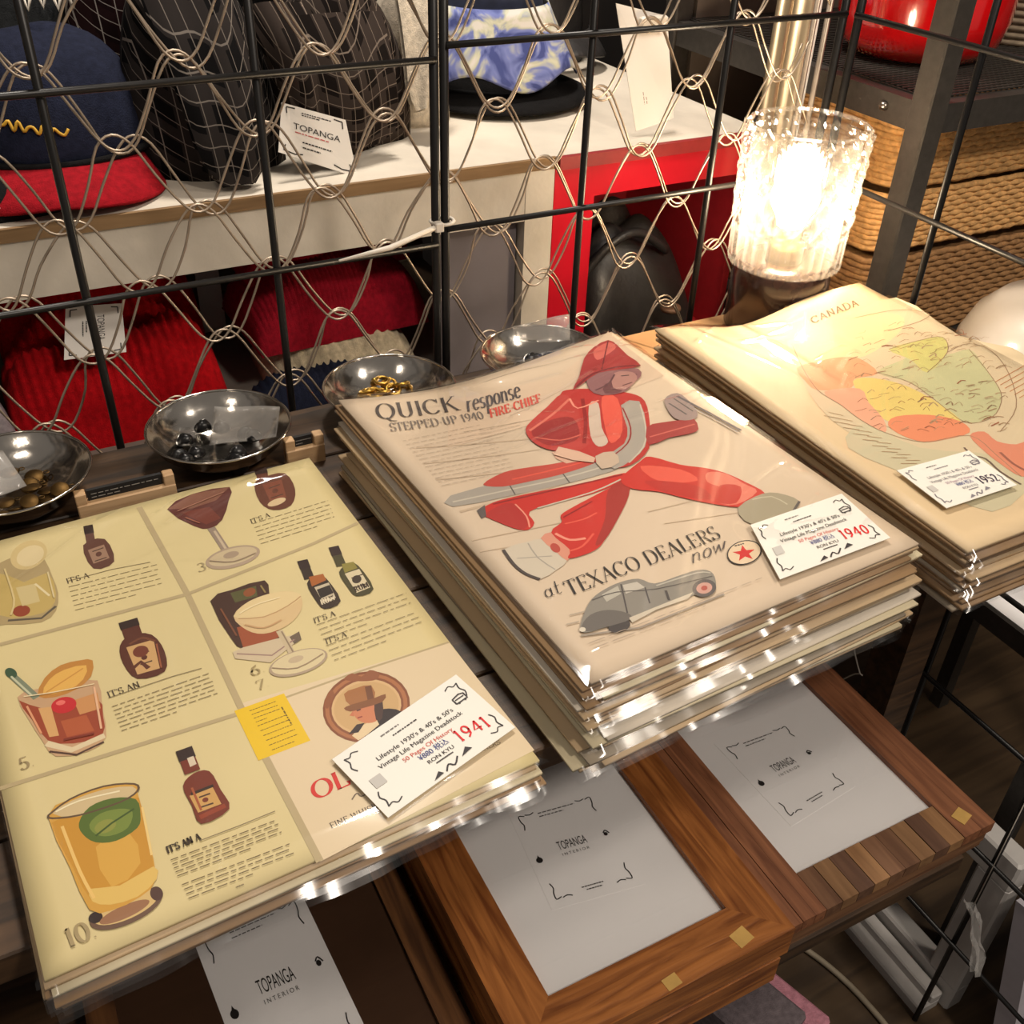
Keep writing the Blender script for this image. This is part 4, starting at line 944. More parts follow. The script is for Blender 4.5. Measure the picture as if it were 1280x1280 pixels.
RD, RD2, RL, RS = (190, 44, 34), (140, 30, 28), (214, 84, 66), (224, 140, 118)
GR, GL_, GDK = (160, 152, 140), (190, 180, 162), (92, 84, 80)
P.fill([(560, 500), (700, 470), (760, 415), (830, 470), (700, 520), (560, 560)], (206, 182, 156))
for a, c, w_ in (((520, 560), (700, 545), .0022), ((530, 580), (690, 560), .0014), ((545, 600), (640, 590), .0016), ((575, 640), (700, 606), .003), ((590, 676), (720, 650), .0012), ((600, 690), (650, 682), .0012), ((810, 640), (900, 618), .0012), ((830, 655), (930, 640), .0010), ((580, 540), (690, 520), .0010)):
    P.stroke([a, c], w_ * .8, (190, 168, 142))
# hose
P.fill([(774, 510), (799, 503), (808, 536), (806, 560), (788, 577), (764, 590), (704, 606), (640, 620), (566, 634), (563, 620), (640, 600), (700, 588), (756, 572), (780, 556), (784, 536)], GR, 2)
P.stroke([(566, 628), (640, 612), (704, 598), (760, 581), (790, 560), (797, 530), (790, 508)], .0016, GL_, 3); P.stroke([(634, 602), (644, 619)], .001, GDK); P.stroke([(700, 588), (712, 604)], .001, GDK)
# upper coat tail and lower tail
P.fill([(604, 606), (630, 591), (660, 585), (688, 581), (716, 576), (744, 572), (742, 580), (700, 594), (664, 602), (628, 609)], (184, 70, 58), 3); P.stroke([(640, 600), (700, 586), (740, 575)], .0016, RL, 3)
P.fill([(690, 566), (720, 562), (744, 570), (708, 580)], (206, 164, 140), 2)
P.fill([(598, 641), (616, 629), (650, 620), (690, 612), (732, 604), (780, 592), (784, 600), (740, 618), (700, 628), (662, 640), (668, 654), (660, 663), (642, 661), (608, 647)], RD, 3)
P.fill([(608, 646), (622, 634), (642, 630), (660, 650), (656, 662), (642, 660)], (170, 44, 38), 3); P.stroke([(644, 631), (658, 646), (662, 660)], .0012, RS, 3); P.stroke([(616, 631), (690, 614), (778, 594)], .0016, RD2, 3); P.stroke([(672, 636), (740, 616), (776, 600)], .0014, GL_, 3)
P.fill([(596, 639), (606, 632), (608, 646), (602, 649)], GDK)
# rear leg and boot
P.fill([(629, 688), (660, 678), (677, 675), (694, 684), (709, 701), (696, 713), (675, 725), (656, 717), (641, 705)], (196, 184, 164), 2)
P.stroke([(629, 688), (642, 706), (657, 718), (675, 725)], .0022, (72, 62, 58), 3); P.stroke([(660, 680), (672, 698), (694, 713)], .0010, GR, 2); P.stroke([(646, 699), (690, 696)], .0008, GR)
P.fill([(676, 674), (690, 666), (704, 678), (714, 690), (709, 702), (694, 690)], (206, 140, 116), 2); P.oval(694, 686, 7, 5, 40, (176, 70, 56))
P.fill([(689, 667), (702, 654), (701, 645), (716, 635), (750, 617), (779, 602), (790, 596), (786, 618), (776, 642), (762, 664), (750, 684), (732, 694), (710, 699), (712, 688)], RD, 3)
P.fill([(760, 614), (784, 600), (786, 620), (772, 650), (756, 676), (744, 682), (756, 650)], (156, 44, 36), 3); P.stroke([(694, 668), (712, 676), (732, 674)], .0022, RS, 3); P.stroke([(706, 656), (730, 650), (746, 642)], .0014, RL, 3); P.stroke([(712, 690), (728, 684), (742, 668)], .0016, RL, 3); P.stroke([(704, 648), (740, 628)], .0012, RD2)
# front leg and boot
P.fill([(776, 600), (800, 578), (813, 572), (850, 582), (880, 586), (905, 592), (932, 604), (956, 618), (940, 628), (923, 635), (890, 631), (856, 624), (824, 616), (790, 612)], RD, 3)
P.fill([(884, 592), (906, 593), (930, 606), (946, 616), (920, 632), (896, 628), (902, 612), (884, 604)], (214, 116, 96), 3); P.fill([(900, 608), (926, 610), (920, 630), (896, 628)], (186, 50, 40), 3); P.fill([(800, 584), (850, 588), (872, 602), (826, 604)], RL, 3); P.fill([(806, 602), (870, 608), (888, 626), (830, 616)], (176, 40, 32), 3)
P.fill([(922, 636), (944, 622), (962, 617), (982, 620), (999, 628), (992, 641), (970, 650), (948, 657), (930, 652)], (156, 146, 122), 2); P.stroke([(999, 628), (991, 641)], .0018, GDK); P.stroke([(940, 626), (964, 622), (984, 632)], .0012, (186, 176, 150), 2)
# coat
P.fill([(700, 495), (716, 488), (748, 488), (788, 493), (806, 503), (812, 530), (811, 562), (790, 582), (764, 586), (740, 577), (724, 566), (700, 560), (706, 530)], (176, 46, 40), 3)
P.fill([(776, 508), (799, 503), (808, 536), (806, 560), (790, 576), (768, 588), (756, 574), (780, 556), (784, 536)], GR, 2); P.stroke([(778, 511), (788, 536), (784, 556), (762, 574)], .0012, RD2, 3); P.stroke([(800, 507), (807, 536), (804, 560), (786, 580)], .0012, GL_, 3)
P.fill([(703, 494), (684, 510), (666, 526), (657, 538), (664, 552), (684, 563), (716, 566), (736, 556), (726, 536), (722, 510)], (178, 58, 50), 3)
P.fill([(664, 540), (690, 526), (716, 524), (724, 548), (700, 558), (678, 556)], (146, 40, 38), 3); P.stroke([(662, 540), (690, 520), (712, 500)], .0024, (206, 110, 92), 3); P.stroke([(668, 548), (700, 552), (726, 545)], .0016, (200, 96, 80), 3)
P.fill([(736, 508), (748, 506), (752, 536), (760, 554), (748, 560), (738, 546)], (196, 176, 158), 3); P.fill([(752, 498), (772, 500), (778, 540), (764, 556), (756, 536)], RL, 3); P.stroke([(728, 500), (732, 530), (730, 556)], .003, RD2, 3); P.stroke([(712, 500), (722, 512), (748, 502)], .0018, RS, 3)
P.fill([(698, 560), (724, 566), (744, 574), (742, 580), (716, 577), (692, 570)], (206, 170, 146)); P.fill([(744, 572), (766, 566), (774, 580), (752, 588)], (190, 168, 146), 2)
# reaching arm, hand and hose nozzle
P.fill([(808, 536), (826, 530), (850, 527), (866, 524), (873, 538), (862, 544), (836, 549), (811, 558)], (156, 52, 50), 2); P.stroke([(812, 548), (840, 540), (868, 532)], .0016, (196, 96, 84), 2)
P.fill([(830, 502), (846, 493), (862, 504), (872, 520), (862, 527), (842, 524)], (150, 130, 124), 3); P.stroke([(836, 506), (858, 520)], .0016, GDK); P.stroke([(842, 500), (866, 516)], .0014, GDK)
P.stroke([(846, 497), (886, 518), (926, 540)], .0026, (96, 88, 90)); P.stroke([(858, 508), (890, 524), (922, 542)], .0012, (150, 140, 136))
# head and helmet
P.fill([(736, 470), (770, 460), (798, 463), (801, 472), (792, 480), (780, 492), (752, 496), (736, 488)], (136, 92, 92), 2); P.stroke([(780, 470), (796, 470)], .0014, (80, 50, 52)); P.fill([(756, 482), (780, 478), (776, 492), (756, 494)], (104, 62, 64), 2)
P.fill([(768, 468), (790, 467), (796, 476), (782, 488), (766, 486)], (168, 122, 112), 3); P.stroke([(776, 472), (786, 471)], .0014, (70, 46, 48)); P.stroke([(778, 484), (790, 480)], .0012, (96, 54, 54)); P.stroke([(744, 490), (760, 482), (768, 470)], .0016, (96, 60, 62), 3)
P.fill([(716, 489), (724, 472), (730, 450), (742, 436), (760, 427), (772, 434), (784, 446), (801, 459), (774, 464), (748, 468), (730, 480)], (156, 48, 46), 2)
P.fill([(742, 440), (760, 430), (770, 436), (758, 446), (746, 452)], (196, 96, 84), 3); P.stroke([(720, 486), (740, 470), (770, 461), (800, 459)], .002, (110, 30, 34), 3); P.stroke([(760, 428), (756, 446), (752, 464)], .0012, (110, 34, 36), 3)
P.build('printed_fireman', C_p, .0002)
# lettering, star and car
P = Print(pm, C_h); P.L = 2; INK = (46, 42, 42)
P.text('QUICK', (472, 525), (576, 513), (468, 506), (74, 66, 64), .10, .03); P.text('response', (584, 516), (652, 497), (580, 493), (84, 76, 74), .055, .03, .12)
P.text('STEPPED-UP 1940', (489, 540), (606, 524), (486, 530), (120, 110, 102), .10, .04); P.text('FIRE-CHIEF', (613, 523), (677, 503), (611, 513), (204, 84, 70), .12, .05)
P.rows((504, 552), (600, 532), (552, 608), 13, (168, 150, 132), .00045, seed=31); P.rows((600, 540), (650, 528), (604, 552), 4, (168, 150, 132), .00045, seed=32)
P.text('at', (682, 749), (703, 742), (674, 732), INK, .06, .03, .1); P.text('TEXACO DEALERS', (712, 746), (902, 673), (703, 729), INK, .10, .03)
P.text('now', (864, 706), (908, 688), (858, 688), (80, 72, 70), .07, .04, .25)
P.oval(930, 692, 22, 15, -14, INK); P.oval(930, 692, 20.5, 13.8, -14, (214, 190, 158))
st = []
for k in range(10):
    rr = (15, 6)[k % 2]; a = R(-90 + 36 * k - 10); st.append((930 + rr * math.cos(a), 693 + rr * .7 * math.sin(a)))
P.fill(st, (196, 36, 36)); P.rows((918, 684), (944, 677), (918, 684), 1, INK, .0012)
# car
P.stroke([(712, 770), (790, 752)], .0008, (176, 160, 140)); P.stroke([(726, 796), (800, 786), (905, 744)], .0014, (150, 138, 124)); P.stroke([(708, 782), (724, 778)], .001, (176, 160, 140))
P.oval(774, 784, 14, 8, -15, (70, 64, 62))
P.fill([(725, 786), (730, 768), (740, 750), (756, 738), (776, 729), (798, 725), (818, 731), (846, 722), (872, 714), (888, 716), (894, 726), (892, 737), (866, 746), (830, 760), (792, 775), (760, 784), (740, 791), (728, 792)], (134, 128, 118), 3)
P.fill([(727, 784), (738, 770), (760, 764), (784, 768), (788, 776), (756, 786), (734, 791)], (104, 98, 92), 3); P.fill([(786, 774), (830, 756), (866, 742), (860, 750), (820, 764), (790, 780)], (196, 184, 164))
P.fill([(752, 745), (772, 734), (776, 744), (758, 754)], (176, 170, 156)); P.fill([(778, 733), (796, 729), (806, 736), (782, 744)], (186, 178, 164)); P.stroke([(776, 732), (784, 768)], .001, (80, 74, 72)); P.stroke([(806, 736), (812, 756)], .001, (80, 74, 72)); P.stroke([(820, 734), (870, 718), (888, 718)], .0012, (176, 170, 156), 3)
P.stroke([(740, 752), (770, 742), (820, 738), (890, 722)], .0008, (90, 84, 80), 3); P.oval(880, 737, 15, 11, -10, (92, 86, 84)); P.oval(880, 737, 10, 7, -10, (196, 150, 136)); P.oval(880, 737, 4, 3, -10, (170, 80, 70)); P.stroke([(832, 740), (836, 752)], .0016, (80, 74, 72)); P.oval(728, 789, 4, 3, 0, (206, 196, 178))
P.rows((736, 806), (952, 724), (742, 812), 2, (168, 150, 132), .00045, seed=33)
P.build('printed_lettering', C_p, .0007)
crC = creases(4, 16, .3, .95, .55, .98, .0022); crC2 = creases(9, 7, .55, .95, .08, .3, .0016)
topfilm(C_o, C_s, C_h, lambda u, v: crC(u, v) + crC2(u, v) + .0010 * max(0, v - .35) * (math.sin(16 * u + 11 * v) + math.sin(27 * u - 8 * v)) + ridge(u, v, .35, .72, .95, .86, .016, .0030) + ridge(u, v, .45, .93, 1.0, .88, .016, .0030) + ridge(u, v, .05, .06, .3, .02, .02, .0030) + ridge(u, v, .62, .19, .7, .14, .02, .0014) + ridge(u, v, .3, .62, .62, .66, .012, .0022) + ridge(u, v, .9, .3, .97, .25, .02, .0014), up=.0034)
pricelabel((938, 656), (1052, 617), (1113, 672), (975, 724), ZC + .0042, '1940', C_o)

# ---- map (pile on a kraft board)
tag(MB().prism(smooth_closed([(.546, .372), (.556, .3635), (.66, .362), (.772, .3635), (.782, .372), (.783, .60), (.782, .784), (.772, .788), (.66, .789), (.556, .788), (.547, .784), (.5455, .60)], 4), 0, .006).build('kraft_board', mat('kraft_card', (176, 132, 86), .65, vary=.06, scale=30)), 'tan kraft board lying under the map pile', 'board')
ZM = .0625
def sagM(u, v):
    u = min(1, max(0, u)); v = min(1, max(0, v)); return -.018 * v ** 5 * math.exp(-((u - .42) / .26) ** 2)
M_o, M_s, M_h, M_p = make_stack(dict(rect=(.651, .514, R(.4), .250, .368), n=17, z=(.0063, ZM), seed=9, sag=sagM,
    label='sleeved map in the pile under the top map', group='sleeved maps under the top map',
    toplabel='cream sleeved map page with pastel orange, yellow and green provinces', topmat=mat('map_page', (214, 188, 148), .6, vary=.03, scale=9), pal=[3, 3, 0, 0, 2],
    off=lambda d, rg: (rg.uniform(-.003, .004) + .007 * d, rg.uniform(-.004, .002) - .003 * d, R(rg.uniform(-.5, .5)))))
pm = pagemap(M_h)
P = Print(pm, M_h)
P.fill([(1000, 440), (1050, 405), (1120, 372), (1200, 420), (1290, 450), (1300, 560), (1240, 590), (1140, 560), (1060, 540), (1010, 490)], (202, 184, 152), 3)
P.fill([(1080, 530), (1150, 560), (1250, 570), (1290, 600), (1240, 640), (1150, 600), (1060, 560)], (192, 182, 150), 3)
P.fill([(990, 430), (1030, 405), (1068, 398), (1100, 392), (1130, 398), (1120, 420), (1080, 446), (1040, 450), (1002, 458)], (216, 196, 150), 3)
P.fill([(1096, 466), (1128, 450), (1150, 440), (1182, 444), (1211, 437), (1226, 452), (1239, 471), (1252, 497), (1240, 522), (1206, 528), (1168, 500), (1136, 478)], (184, 182, 140), 3)
P.fill([(1111, 437), (1149, 426), (1178, 422), (1184, 441), (1159, 466), (1139, 450)], (194, 188, 118), 3)
P.fill([(996, 460), (1022, 452), (1050, 447), (1075, 449), (1097, 467), (1068, 474), (1064, 485), (1022, 488), (1006, 476)], (218, 154, 112), 3)
P.fill([(1066, 477), (1092, 473), (1136, 484), (1180, 509), (1201, 528), (1162, 519), (1112, 528), (1084, 503)], (212, 190, 112), 3)
P.fill([(1030, 490), (1074, 486), (1086, 504), (1104, 524), (1106, 541), (1074, 524), (1050, 506)], (216, 158, 128), 3)
P.fill([(1110, 532), (1120, 521), (1162, 519), (1200, 527), (1212, 541), (1180, 550), (1155, 553), (1128, 545)], (214, 134, 98), 3)
P.fill([(1212, 545), (1230, 540), (1246, 552), (1270, 556), (1290, 552), (1296, 590), (1276, 596), (1250, 580), (1232, 566)], (206, 132, 104), 3)
LN = (150, 122, 96)
rg = random.Random(4)
for pts in ([(990, 430), (1002, 458), (1022, 488), (1050, 506), (1074, 524), (1106, 541), (1155, 553), (1212, 545), (1246, 570), (1276, 596)], [(1096, 466), (1136, 478), (1168, 500), (1206, 528), (1240, 522), (1252, 497), (1239, 471), (1211, 437)], [(1111, 437), (1149, 426), (1178, 422), (1184, 441), (1159, 466)], [(1068, 398), (1120, 388), (1160, 392), (1150, 402), (1110, 414)], [(1184, 441), (1210, 430), (1240, 440), (1262, 470), (1270, 510), (1250, 540)]):
    P.stroke(pts, .0007, LN, 4)
P.L += 1
for k in range(190):
    x, y = rg.uniform(1060, 1250), rg.uniform(400, 540)
    if y < 400 + abs(x - 1130) * .25: continue
    P.stroke([(x, y), (x + rg.uniform(3, 10), y - rg.uniform(1, 5)), (x + rg.uniform(8, 16), y - rg.uniform(-2, 5))], rg.choice([.0004, .0005, .0006, .0012]), rg.choice([(140, 112, 84), (156, 128, 96), (150, 92, 66), (168, 140, 108)]), 2, up=False)
for k in range(9): P.stroke([(1030 + k * 12, 520 + k * 7.5), (1050 + k * 12, 524 + k * 7)], .0007, (160, 126, 92), up=False); P.stroke([(1036 + k * 12, 516 + k * 7.5), (1054 + k * 12, 520 + k * 7)], .0006, (170, 136, 100), up=False)
for k in range(7): P.stroke([(1244 + k * 6, 478 + k * 4), (1290 + k * 6, 452 + k * 4)], .0008, (176, 120, 80), up=False)
P.text('CANADA', (1016, 405), (1074, 382), (1012, 398), (120, 98, 78), .14, .08, 0, .1)
P.stroke([(1205, 560), (1216, 570), (1232, 574), (1250, 590), (1276, 606)], .0016, (110, 90, 80), 3); P.stroke([(1250, 566), (1266, 580), (1284, 590)], .0022, (150, 96, 80), 3)
P.build('printed_map', M_p, .0002)
crM = creases(6, 9, 0, .5, .5, .95, .0020); crM2 = creases(7, 6, .1, .8, .01, .06, .0016)
topfilm(M_o, M_s, M_h, lambda u, v: crM(u, v) + crM2(u, v) + .0005 * (math.sin(15 * u + 7 * v) + math.sin(22 * u - 13 * v)) * (.3 + v) + ridge(u, v, .35, 1.0, .3, .55, .03, .0022) + ridge(u, v, .12, .95, .22, .6, .03, .0016) + ridge(u, v, .1, .03, .3, .05, .02, .0012), up=.0034)
pricelabel((1121, 588), (1211, 563), (1271, 606), (1183, 635), ZM + .0042, '1952', M_o, True)

# ------------------------------------------------------------------ glass table lamp
LX, LY = .714, .749
lamp = thing('table_lamp', (LX, LY, .006), 'glowing cut-glass table lamp on a dark glossy base', 'lamp')
MB().lathe([(.046, 0), (.050, .002), (.050, .058), (.048, .066), (.046, .071), (.020, .072)], (LX, LY, .006), 48).build('base', mat('dark_glossy_wood', (54, 34, 26), .25, vary=.2, scale=20, coat=.5), lamp)
MB().lathe([(.004, -.004), (.0055, 0), (.004, .004)], (LX - .024, LY - .046, .046), 16).build('brass_knob', GOLD, lamp)
MB().lathe([(.018, 0), (.018, .018), (.013, .022), (.013, .040)], (LX, LY, .078), 24).build('bulb_socket', mat('brass_socket', (150, 120, 70), .35, .9), lamp)
def emis(name, col, s):
    m = bpy.data.materials.new(name); m.use_nodes = True; nt = m.node_tree; nt.nodes.clear()
    e = nt.nodes.new('ShaderNodeEmission'); e.inputs[0].default_value = (*col, 1); e.inputs[1].default_value = s
    o = nt.nodes.new('ShaderNodeOutputMaterial'); nt.links.new(e.outputs[0], o.inputs[0]); return m
MB().lathe([(.012, 0), (.015, .012), (.022, .024), (.024, .034), (.021, .046), (.012, .056), (.001, .059)], (LX, LY, .110), 24).build('bulb', emis('bulb_glow', (1, .80, .55), 165), lamp)
m = bpy.data.materials.new('cut_glass'); m.use_nodes = True; nt = m.node_tree; nt.nodes.clear()
o_ = nt.nodes.new('ShaderNodeOutputMaterial'); tr = nt.nodes.new('ShaderNodeBsdfTransparent'); tl_ = nt.nodes.new('ShaderNodeBsdfTranslucent'); gl = nt.nodes.new('ShaderNodeBsdfGlossy'); fo = sheen(nt, .14)
lw = nt.nodes.new('ShaderNodeLayerWeight'); lw.inputs[0].default_value = .45
tr.inputs[0].default_value = (.97, .95, .92, 1); tl_.inputs[0].default_value = (1, .96, .9, 1); gl.inputs['Roughness'].default_value = .08
m1 = nt.nodes.new('ShaderNodeMixShader'); m2 = nt.nodes.new('ShaderNodeMixShader'); mr = nt.nodes.new('ShaderNodeMapRange')
mr.inputs['From Min'].default_value = 0; mr.inputs['From Max'].default_value = 1; mr.inputs['To Min'].default_value = .006; mr.inputs['To Max'].default_value = .15
nt.links.new(lw.outputs['Facing'], mr.inputs[0]); nt.links.new(mr.outputs[0], m1.inputs[0]); nt.links.new(tr.outputs[0], m1.inputs[1]); nt.links.new(tl_.outputs[0], m1.inputs[2])
nt.links.new(fo, m2.inputs[0]); nt.links.new(m1.outputs[0], m2.inputs[1]); nt.links.new(gl.outputs[0], m2.inputs[2]); nt.links.new(m2.outputs[0], o_.inputs[0])
GLASS = m
NP = 44; SZ = .132; SR = .0545; prof = []
for j in range(NP + 1): prof.append((SR * (1 + .05 * (j / NP)), SZ * j / NP))
def cut(a, j):
    t_ = j / NP
    if t_ < .06: return 1.03 + .012 * math.cos(40 * a)
    if t_ < .26: return .99 + .05 * abs(math.sin(14 * a))
    if t_ < .30: return 1.03
    d1 = abs(math.sin(9 * a + t_ * 16)); d2 = abs(math.sin(9 * a - t_ * 16)); return 1 - .03 + .09 * min(d1, d2) + .02 * max(d1, d2)
b = MB(); b.lathe(prof, (LX, LY, .078), 144, cut, False, False)
inner = [(SR * .90, .004), (SR * .92, SZ * .5), (SR * .96, SZ - .004)]
b.lathe(inner, (LX, LY, .078), 72, None, False, False)
b.lathe([(SR * .90, .004), (SR * .99, 0)], (LX, LY, .078), 72, None, False, False)
b.lathe([(SR * 1.05, SZ), (SR * 1.04, SZ + .003), (SR * .97, SZ)], (LX, LY, .078), 72, lambda a, j: 1 + .008 * math.cos(18 * a), False, False)
b.sm = [False] * len(b.f); b.build('cut_glass_shade', GLASS, lamp)

# ------------------------------------------------------------------ picture frames on the lower shelf
FT = -.205
def frame(name, x0, x1, y0, y1, z0, z1, bw, m_x, m_y, label, group=None, paper=None, inset=.006, strips=False):
    t = thing(name, ((x0 + x1) / 2, (y0 + y1) / 2, z0), label, 'frame', group)
    rails = [([(x0, y0), (x1, y0), (x1 - bw, y0 + bw), (x0 + bw, y0 + bw)], m_x), ([(x1, y1), (x0, y1), (x0 + bw, y1 - bw), (x1 - bw, y1 - bw)], m_x),
             ([(x0, y1), (x0, y0), (x0 + bw, y0 + bw), (x0 + bw, y1 - bw)], m_y), ([(x1, y0), (x1, y1), (x1 - bw, y1 - bw), (x1 - bw, y0 + bw)], m_y)]
    if strips:
        rails = [(rails[1][0], m_x)]
        n = 9; xs = [x0 + bw + (x1 - bw - x0 - bw) * k / n for k in range(n + 1)]; rg = random.Random(3)
        for k in range(n):
            MB().box((xs[k] + .0003, y0, z0), (xs[k + 1] - .0003, y0 + bw, z1 + rg.uniform(-.0005, .0003))).build('wood_strip', wood('strip_%d' % (k % 5), [(92, 62, 44), (116, 84, 56), (84, 58, 44), (128, 92, 60), (104, 72, 52)][k % 5], [(120, 86, 62), (146, 110, 76), (108, 78, 60), (156, 116, 78), (132, 96, 70)][k % 5], 'Y', 1.2), t)
        for xa, xb in ((x0, x0 + bw * .35), (x0 + bw * .35, x0 + bw * .7), (x0 + bw * .7, x0 + bw), (x1 - bw, x1 - bw * .45), (x1 - bw * .45, x1)):
            MB().box((xa + .0002, y0, z0), (xb - .0002, y1 - bw, z1 + rg.uniform(-.0005, .0003))).build('wood_strip', m_y, t)
    for poly, mm in rails: MB().prism(poly, z0, z1).build('frame_rail', mm, t)
    if paper:
        MB().box((x0 + bw - .002, y0 + bw - .002, z1 - inset - .004), (x1 - bw + .002, y1 - bw + .002, z1 - inset)).build('backing_paper', paper, t)
        MB().box((x0 + bw - .001, y0 + bw - .001, z1 - inset + .0018), (x1 - bw + .001, y1 - bw + .001, z1 - inset + .0028)).build('glass_pane', film('frame_glass', 1.5, .03), t)
    return t
OAKX = wood('oak_x', (108, 58, 24), (172, 108, 54), 'X', 1.5, .4, .5); OAKY = wood('oak_y', (108, 58, 24), (172, 108, 54), 'Y', 1.5, .4, .5)
WALX = wood('walnut_x', (98, 64, 42), (136, 98, 68), 'X', 1.3, .5); WALY = wood('walnut_y', (104, 62, 40), (150, 98, 66), 'Y', 1.3, .5)
FPAP = mat('frame_paper', (238, 235, 234), .6, vary=.02, scale=6)
def card_on(t, tlp, trp, brp, blp, z, label_card=True, body=True):
    q = [at_z(*p, z) for p in (tlp, trp, brp, blp)]
    if body: t = MB().prism([(v.x, v.y) for v in reversed(q)], z - .0004, z).build('shop_card', FPAP, t)
    shopcard_print(quadmap(*q), t, z * 0 + .0002)
TAPE = mat('masking_tape', (196, 156, 84), .7)
frame('picture_frame', .174, .392, .272, .560, LOW, LOW + .030, .036, OAKX, OAKY, 'oak picture frame at the bottom of the oak pair', None, FPAP)
t = frame('picture_frame', .176, .399, .273, .556, LOW + .031, FT, .036, OAKX, OAKY, 'oak picture frame with white shop card, topmost of the oak pair', None, FPAP)
card_on(t, (634, 1015), (741, 985), (806, 1105), (690, 1138), FT - .0058)
MB().box((.352, .279, FT), (.366, .291, FT + .0004), .2).build('tape_piece', TAPE, t); MB().box((.288, .275, FT), (.300, .284, FT + .0004), .1).build('tape_piece', TAPE, t)
frame('picture_frame', .413, .632, .289, .560, LOW, LOW + .012, .036, WALX, WALY, 'thin brown picture frame at the bottom of the striped wood pair', None, FPAP)
frame('picture_frame', .411, .628, .286, .560, LOW + .0125, LOW + .024, .036, WALX, WALY, 'thin brown picture frame in the middle under the striped wood frame', None, FPAP)
t = frame('picture_frame', .411, .632, .285, .560, LOW + .0245, LOW + .0365, .036, WALX, WALY, 'striped mixed-wood picture frame with white shop card by the side grid', None, FPAP, .005, True)
card_on(t, (893, 930), (982, 899), (1069, 983), (989, 1033), LOW + .0365 - .0047)
MB().box((.603, .296, LOW + .0368), (.617, .308, LOW + .0373), .3).build('tape_piece', TAPE, t)
DFX = wood('brown_x', (66, 40, 22), (110, 72, 40), 'X', 1.2); DFY = wood('brown_y', (66, 40, 22), (110, 72, 40), 'Y', 1.2)
t = frame('picture_frame', -.075, .166, .275, .575, LOW, LOW + .022, .020, DFX, DFY, 'dark brown picture frame with brown backing and narrow shop card', None, mat('brown_backing', (70, 48, 34), .35, vary=.12, scale=12), .004)
card_on(t, (238, 1166), (372, 1107), (470, 1312), (318, 1380), LOW + .022 - .0036)

# ------------------------------------------------------------------ neighbouring metal rack with baskets and red pot
BM = mat('black_metal', (66, 62, 58), .42, .3, .15, 120, bump=.15, bscale=500)
rack = thing('metal_rack', (1.17, .99, FLOOR), 'black metal shelf rack holding a red pot and wicker baskets', 'rack')
RX0, RX1, RY0, RY1 = .908, 1.5, .784, 1.24; RZ = .205
for x in (RX0, RX1):
    for y in (RY0, RY1): MB().box((x - .014, y - .014, FLOOR), (x + .014, y + .014, .72), bev=.002).build('post', BM, rack)
for zz in (RZ, -.105):
    for y in (RY0, RY1): MB().box((RX0 + .014, y - .010, zz - .030), (RX1 - .014, y + .010, zz)).build('beam', BM, rack)
    for x in (RX0, RX1): MB().box((x - .010, RY0 + .014, zz - .030), (x + .010, RY1 - .014, zz)).build('beam', BM, rack)
b = MB()
for k in range(70):
    x = RX0 + .01 + (RX1 - RX0 - .02) * k / 69; b.box((x - .0013, RY0 + .01, RZ), (x + .0013, RY1 - .01, RZ + .0016))
for k in range(54):
    y = RY0 + .01 + (RY1 - RY0 - .02) * k / 53; b.box((RX0 + .01, y - .0013, RZ + .0016), (RX1 - .01, y + .0013, RZ + .003))
o = b.build('mesh_shelf', BM, rack); o['kind'] = 'stuff'
MB().box((RX0 + .011, RY0 + .011, -.113), (RX1 - .011, RY1 - .011, -.105)).build('lower_shelf', BM, rack)
MB().box((RX0 + .02, RY1 - .012, -.1), (RX1 - .02, RY1 - .004, .6)).build('back_panel', mat('rack_back', (96, 84, 74), .8, vary=.1, scale=12), rack)
MB().lathe([(.004, -.004), (.006, 0), (.004, .004)], (RX0 - .012, RY0 + .05, RZ - .014), 12).build('bolt', mat('bolt_steel', (160, 150, 140), .3, 1), rack)
pot = thing('red_pot', (1.055, .955, RZ + .003), 'glossy red round pot on the mesh shelf', 'pot')
REDG = mat('red_enamel', (206, 10, 16), .12, vary=.04, coat=1)
MB().lathe([(.055, 0), (.076, .004), (.092, .018), (.099, .045), (.100, .09), (.098, .16), (.094, .20), (.088, .21)], (1.055, .955, RZ + .003), 48).build('body', REDG, pot)
MB().lathe([(.098, .21), (.102, .214), (.098, .22), (.05, .24), (.012, .245)], (1.055, .955, RZ + .003), 48).build('lid', REDG, pot)
b2 = thing('wicker_bowl', (1.27, .99, RZ + .003), 'pale woven bowl behind the red pot', 'bowl')
WICK = mat('wicker', (200, 152, 94), .75, vary=.28, scale=140, bump=.6, bscale=260); WICK2 = mat('wicker_dark', (150, 110, 68), .8, vary=.3, scale=140, bump=.6, bscale=260)
b = MB()
for k in range(12): r_ = .075 + .004 * k; b.tube([(1.275 + r_ * math.cos(q), .99 + r_ * math.sin(q), RZ + .008 + .009 * k) for q in [2 * math.pi * i / 32 for i in range(32)]], .0052, 6, True)
b.build('coil', mat('pale_fibre', (190, 172, 146), .85, vary=.2, scale=90), b2)
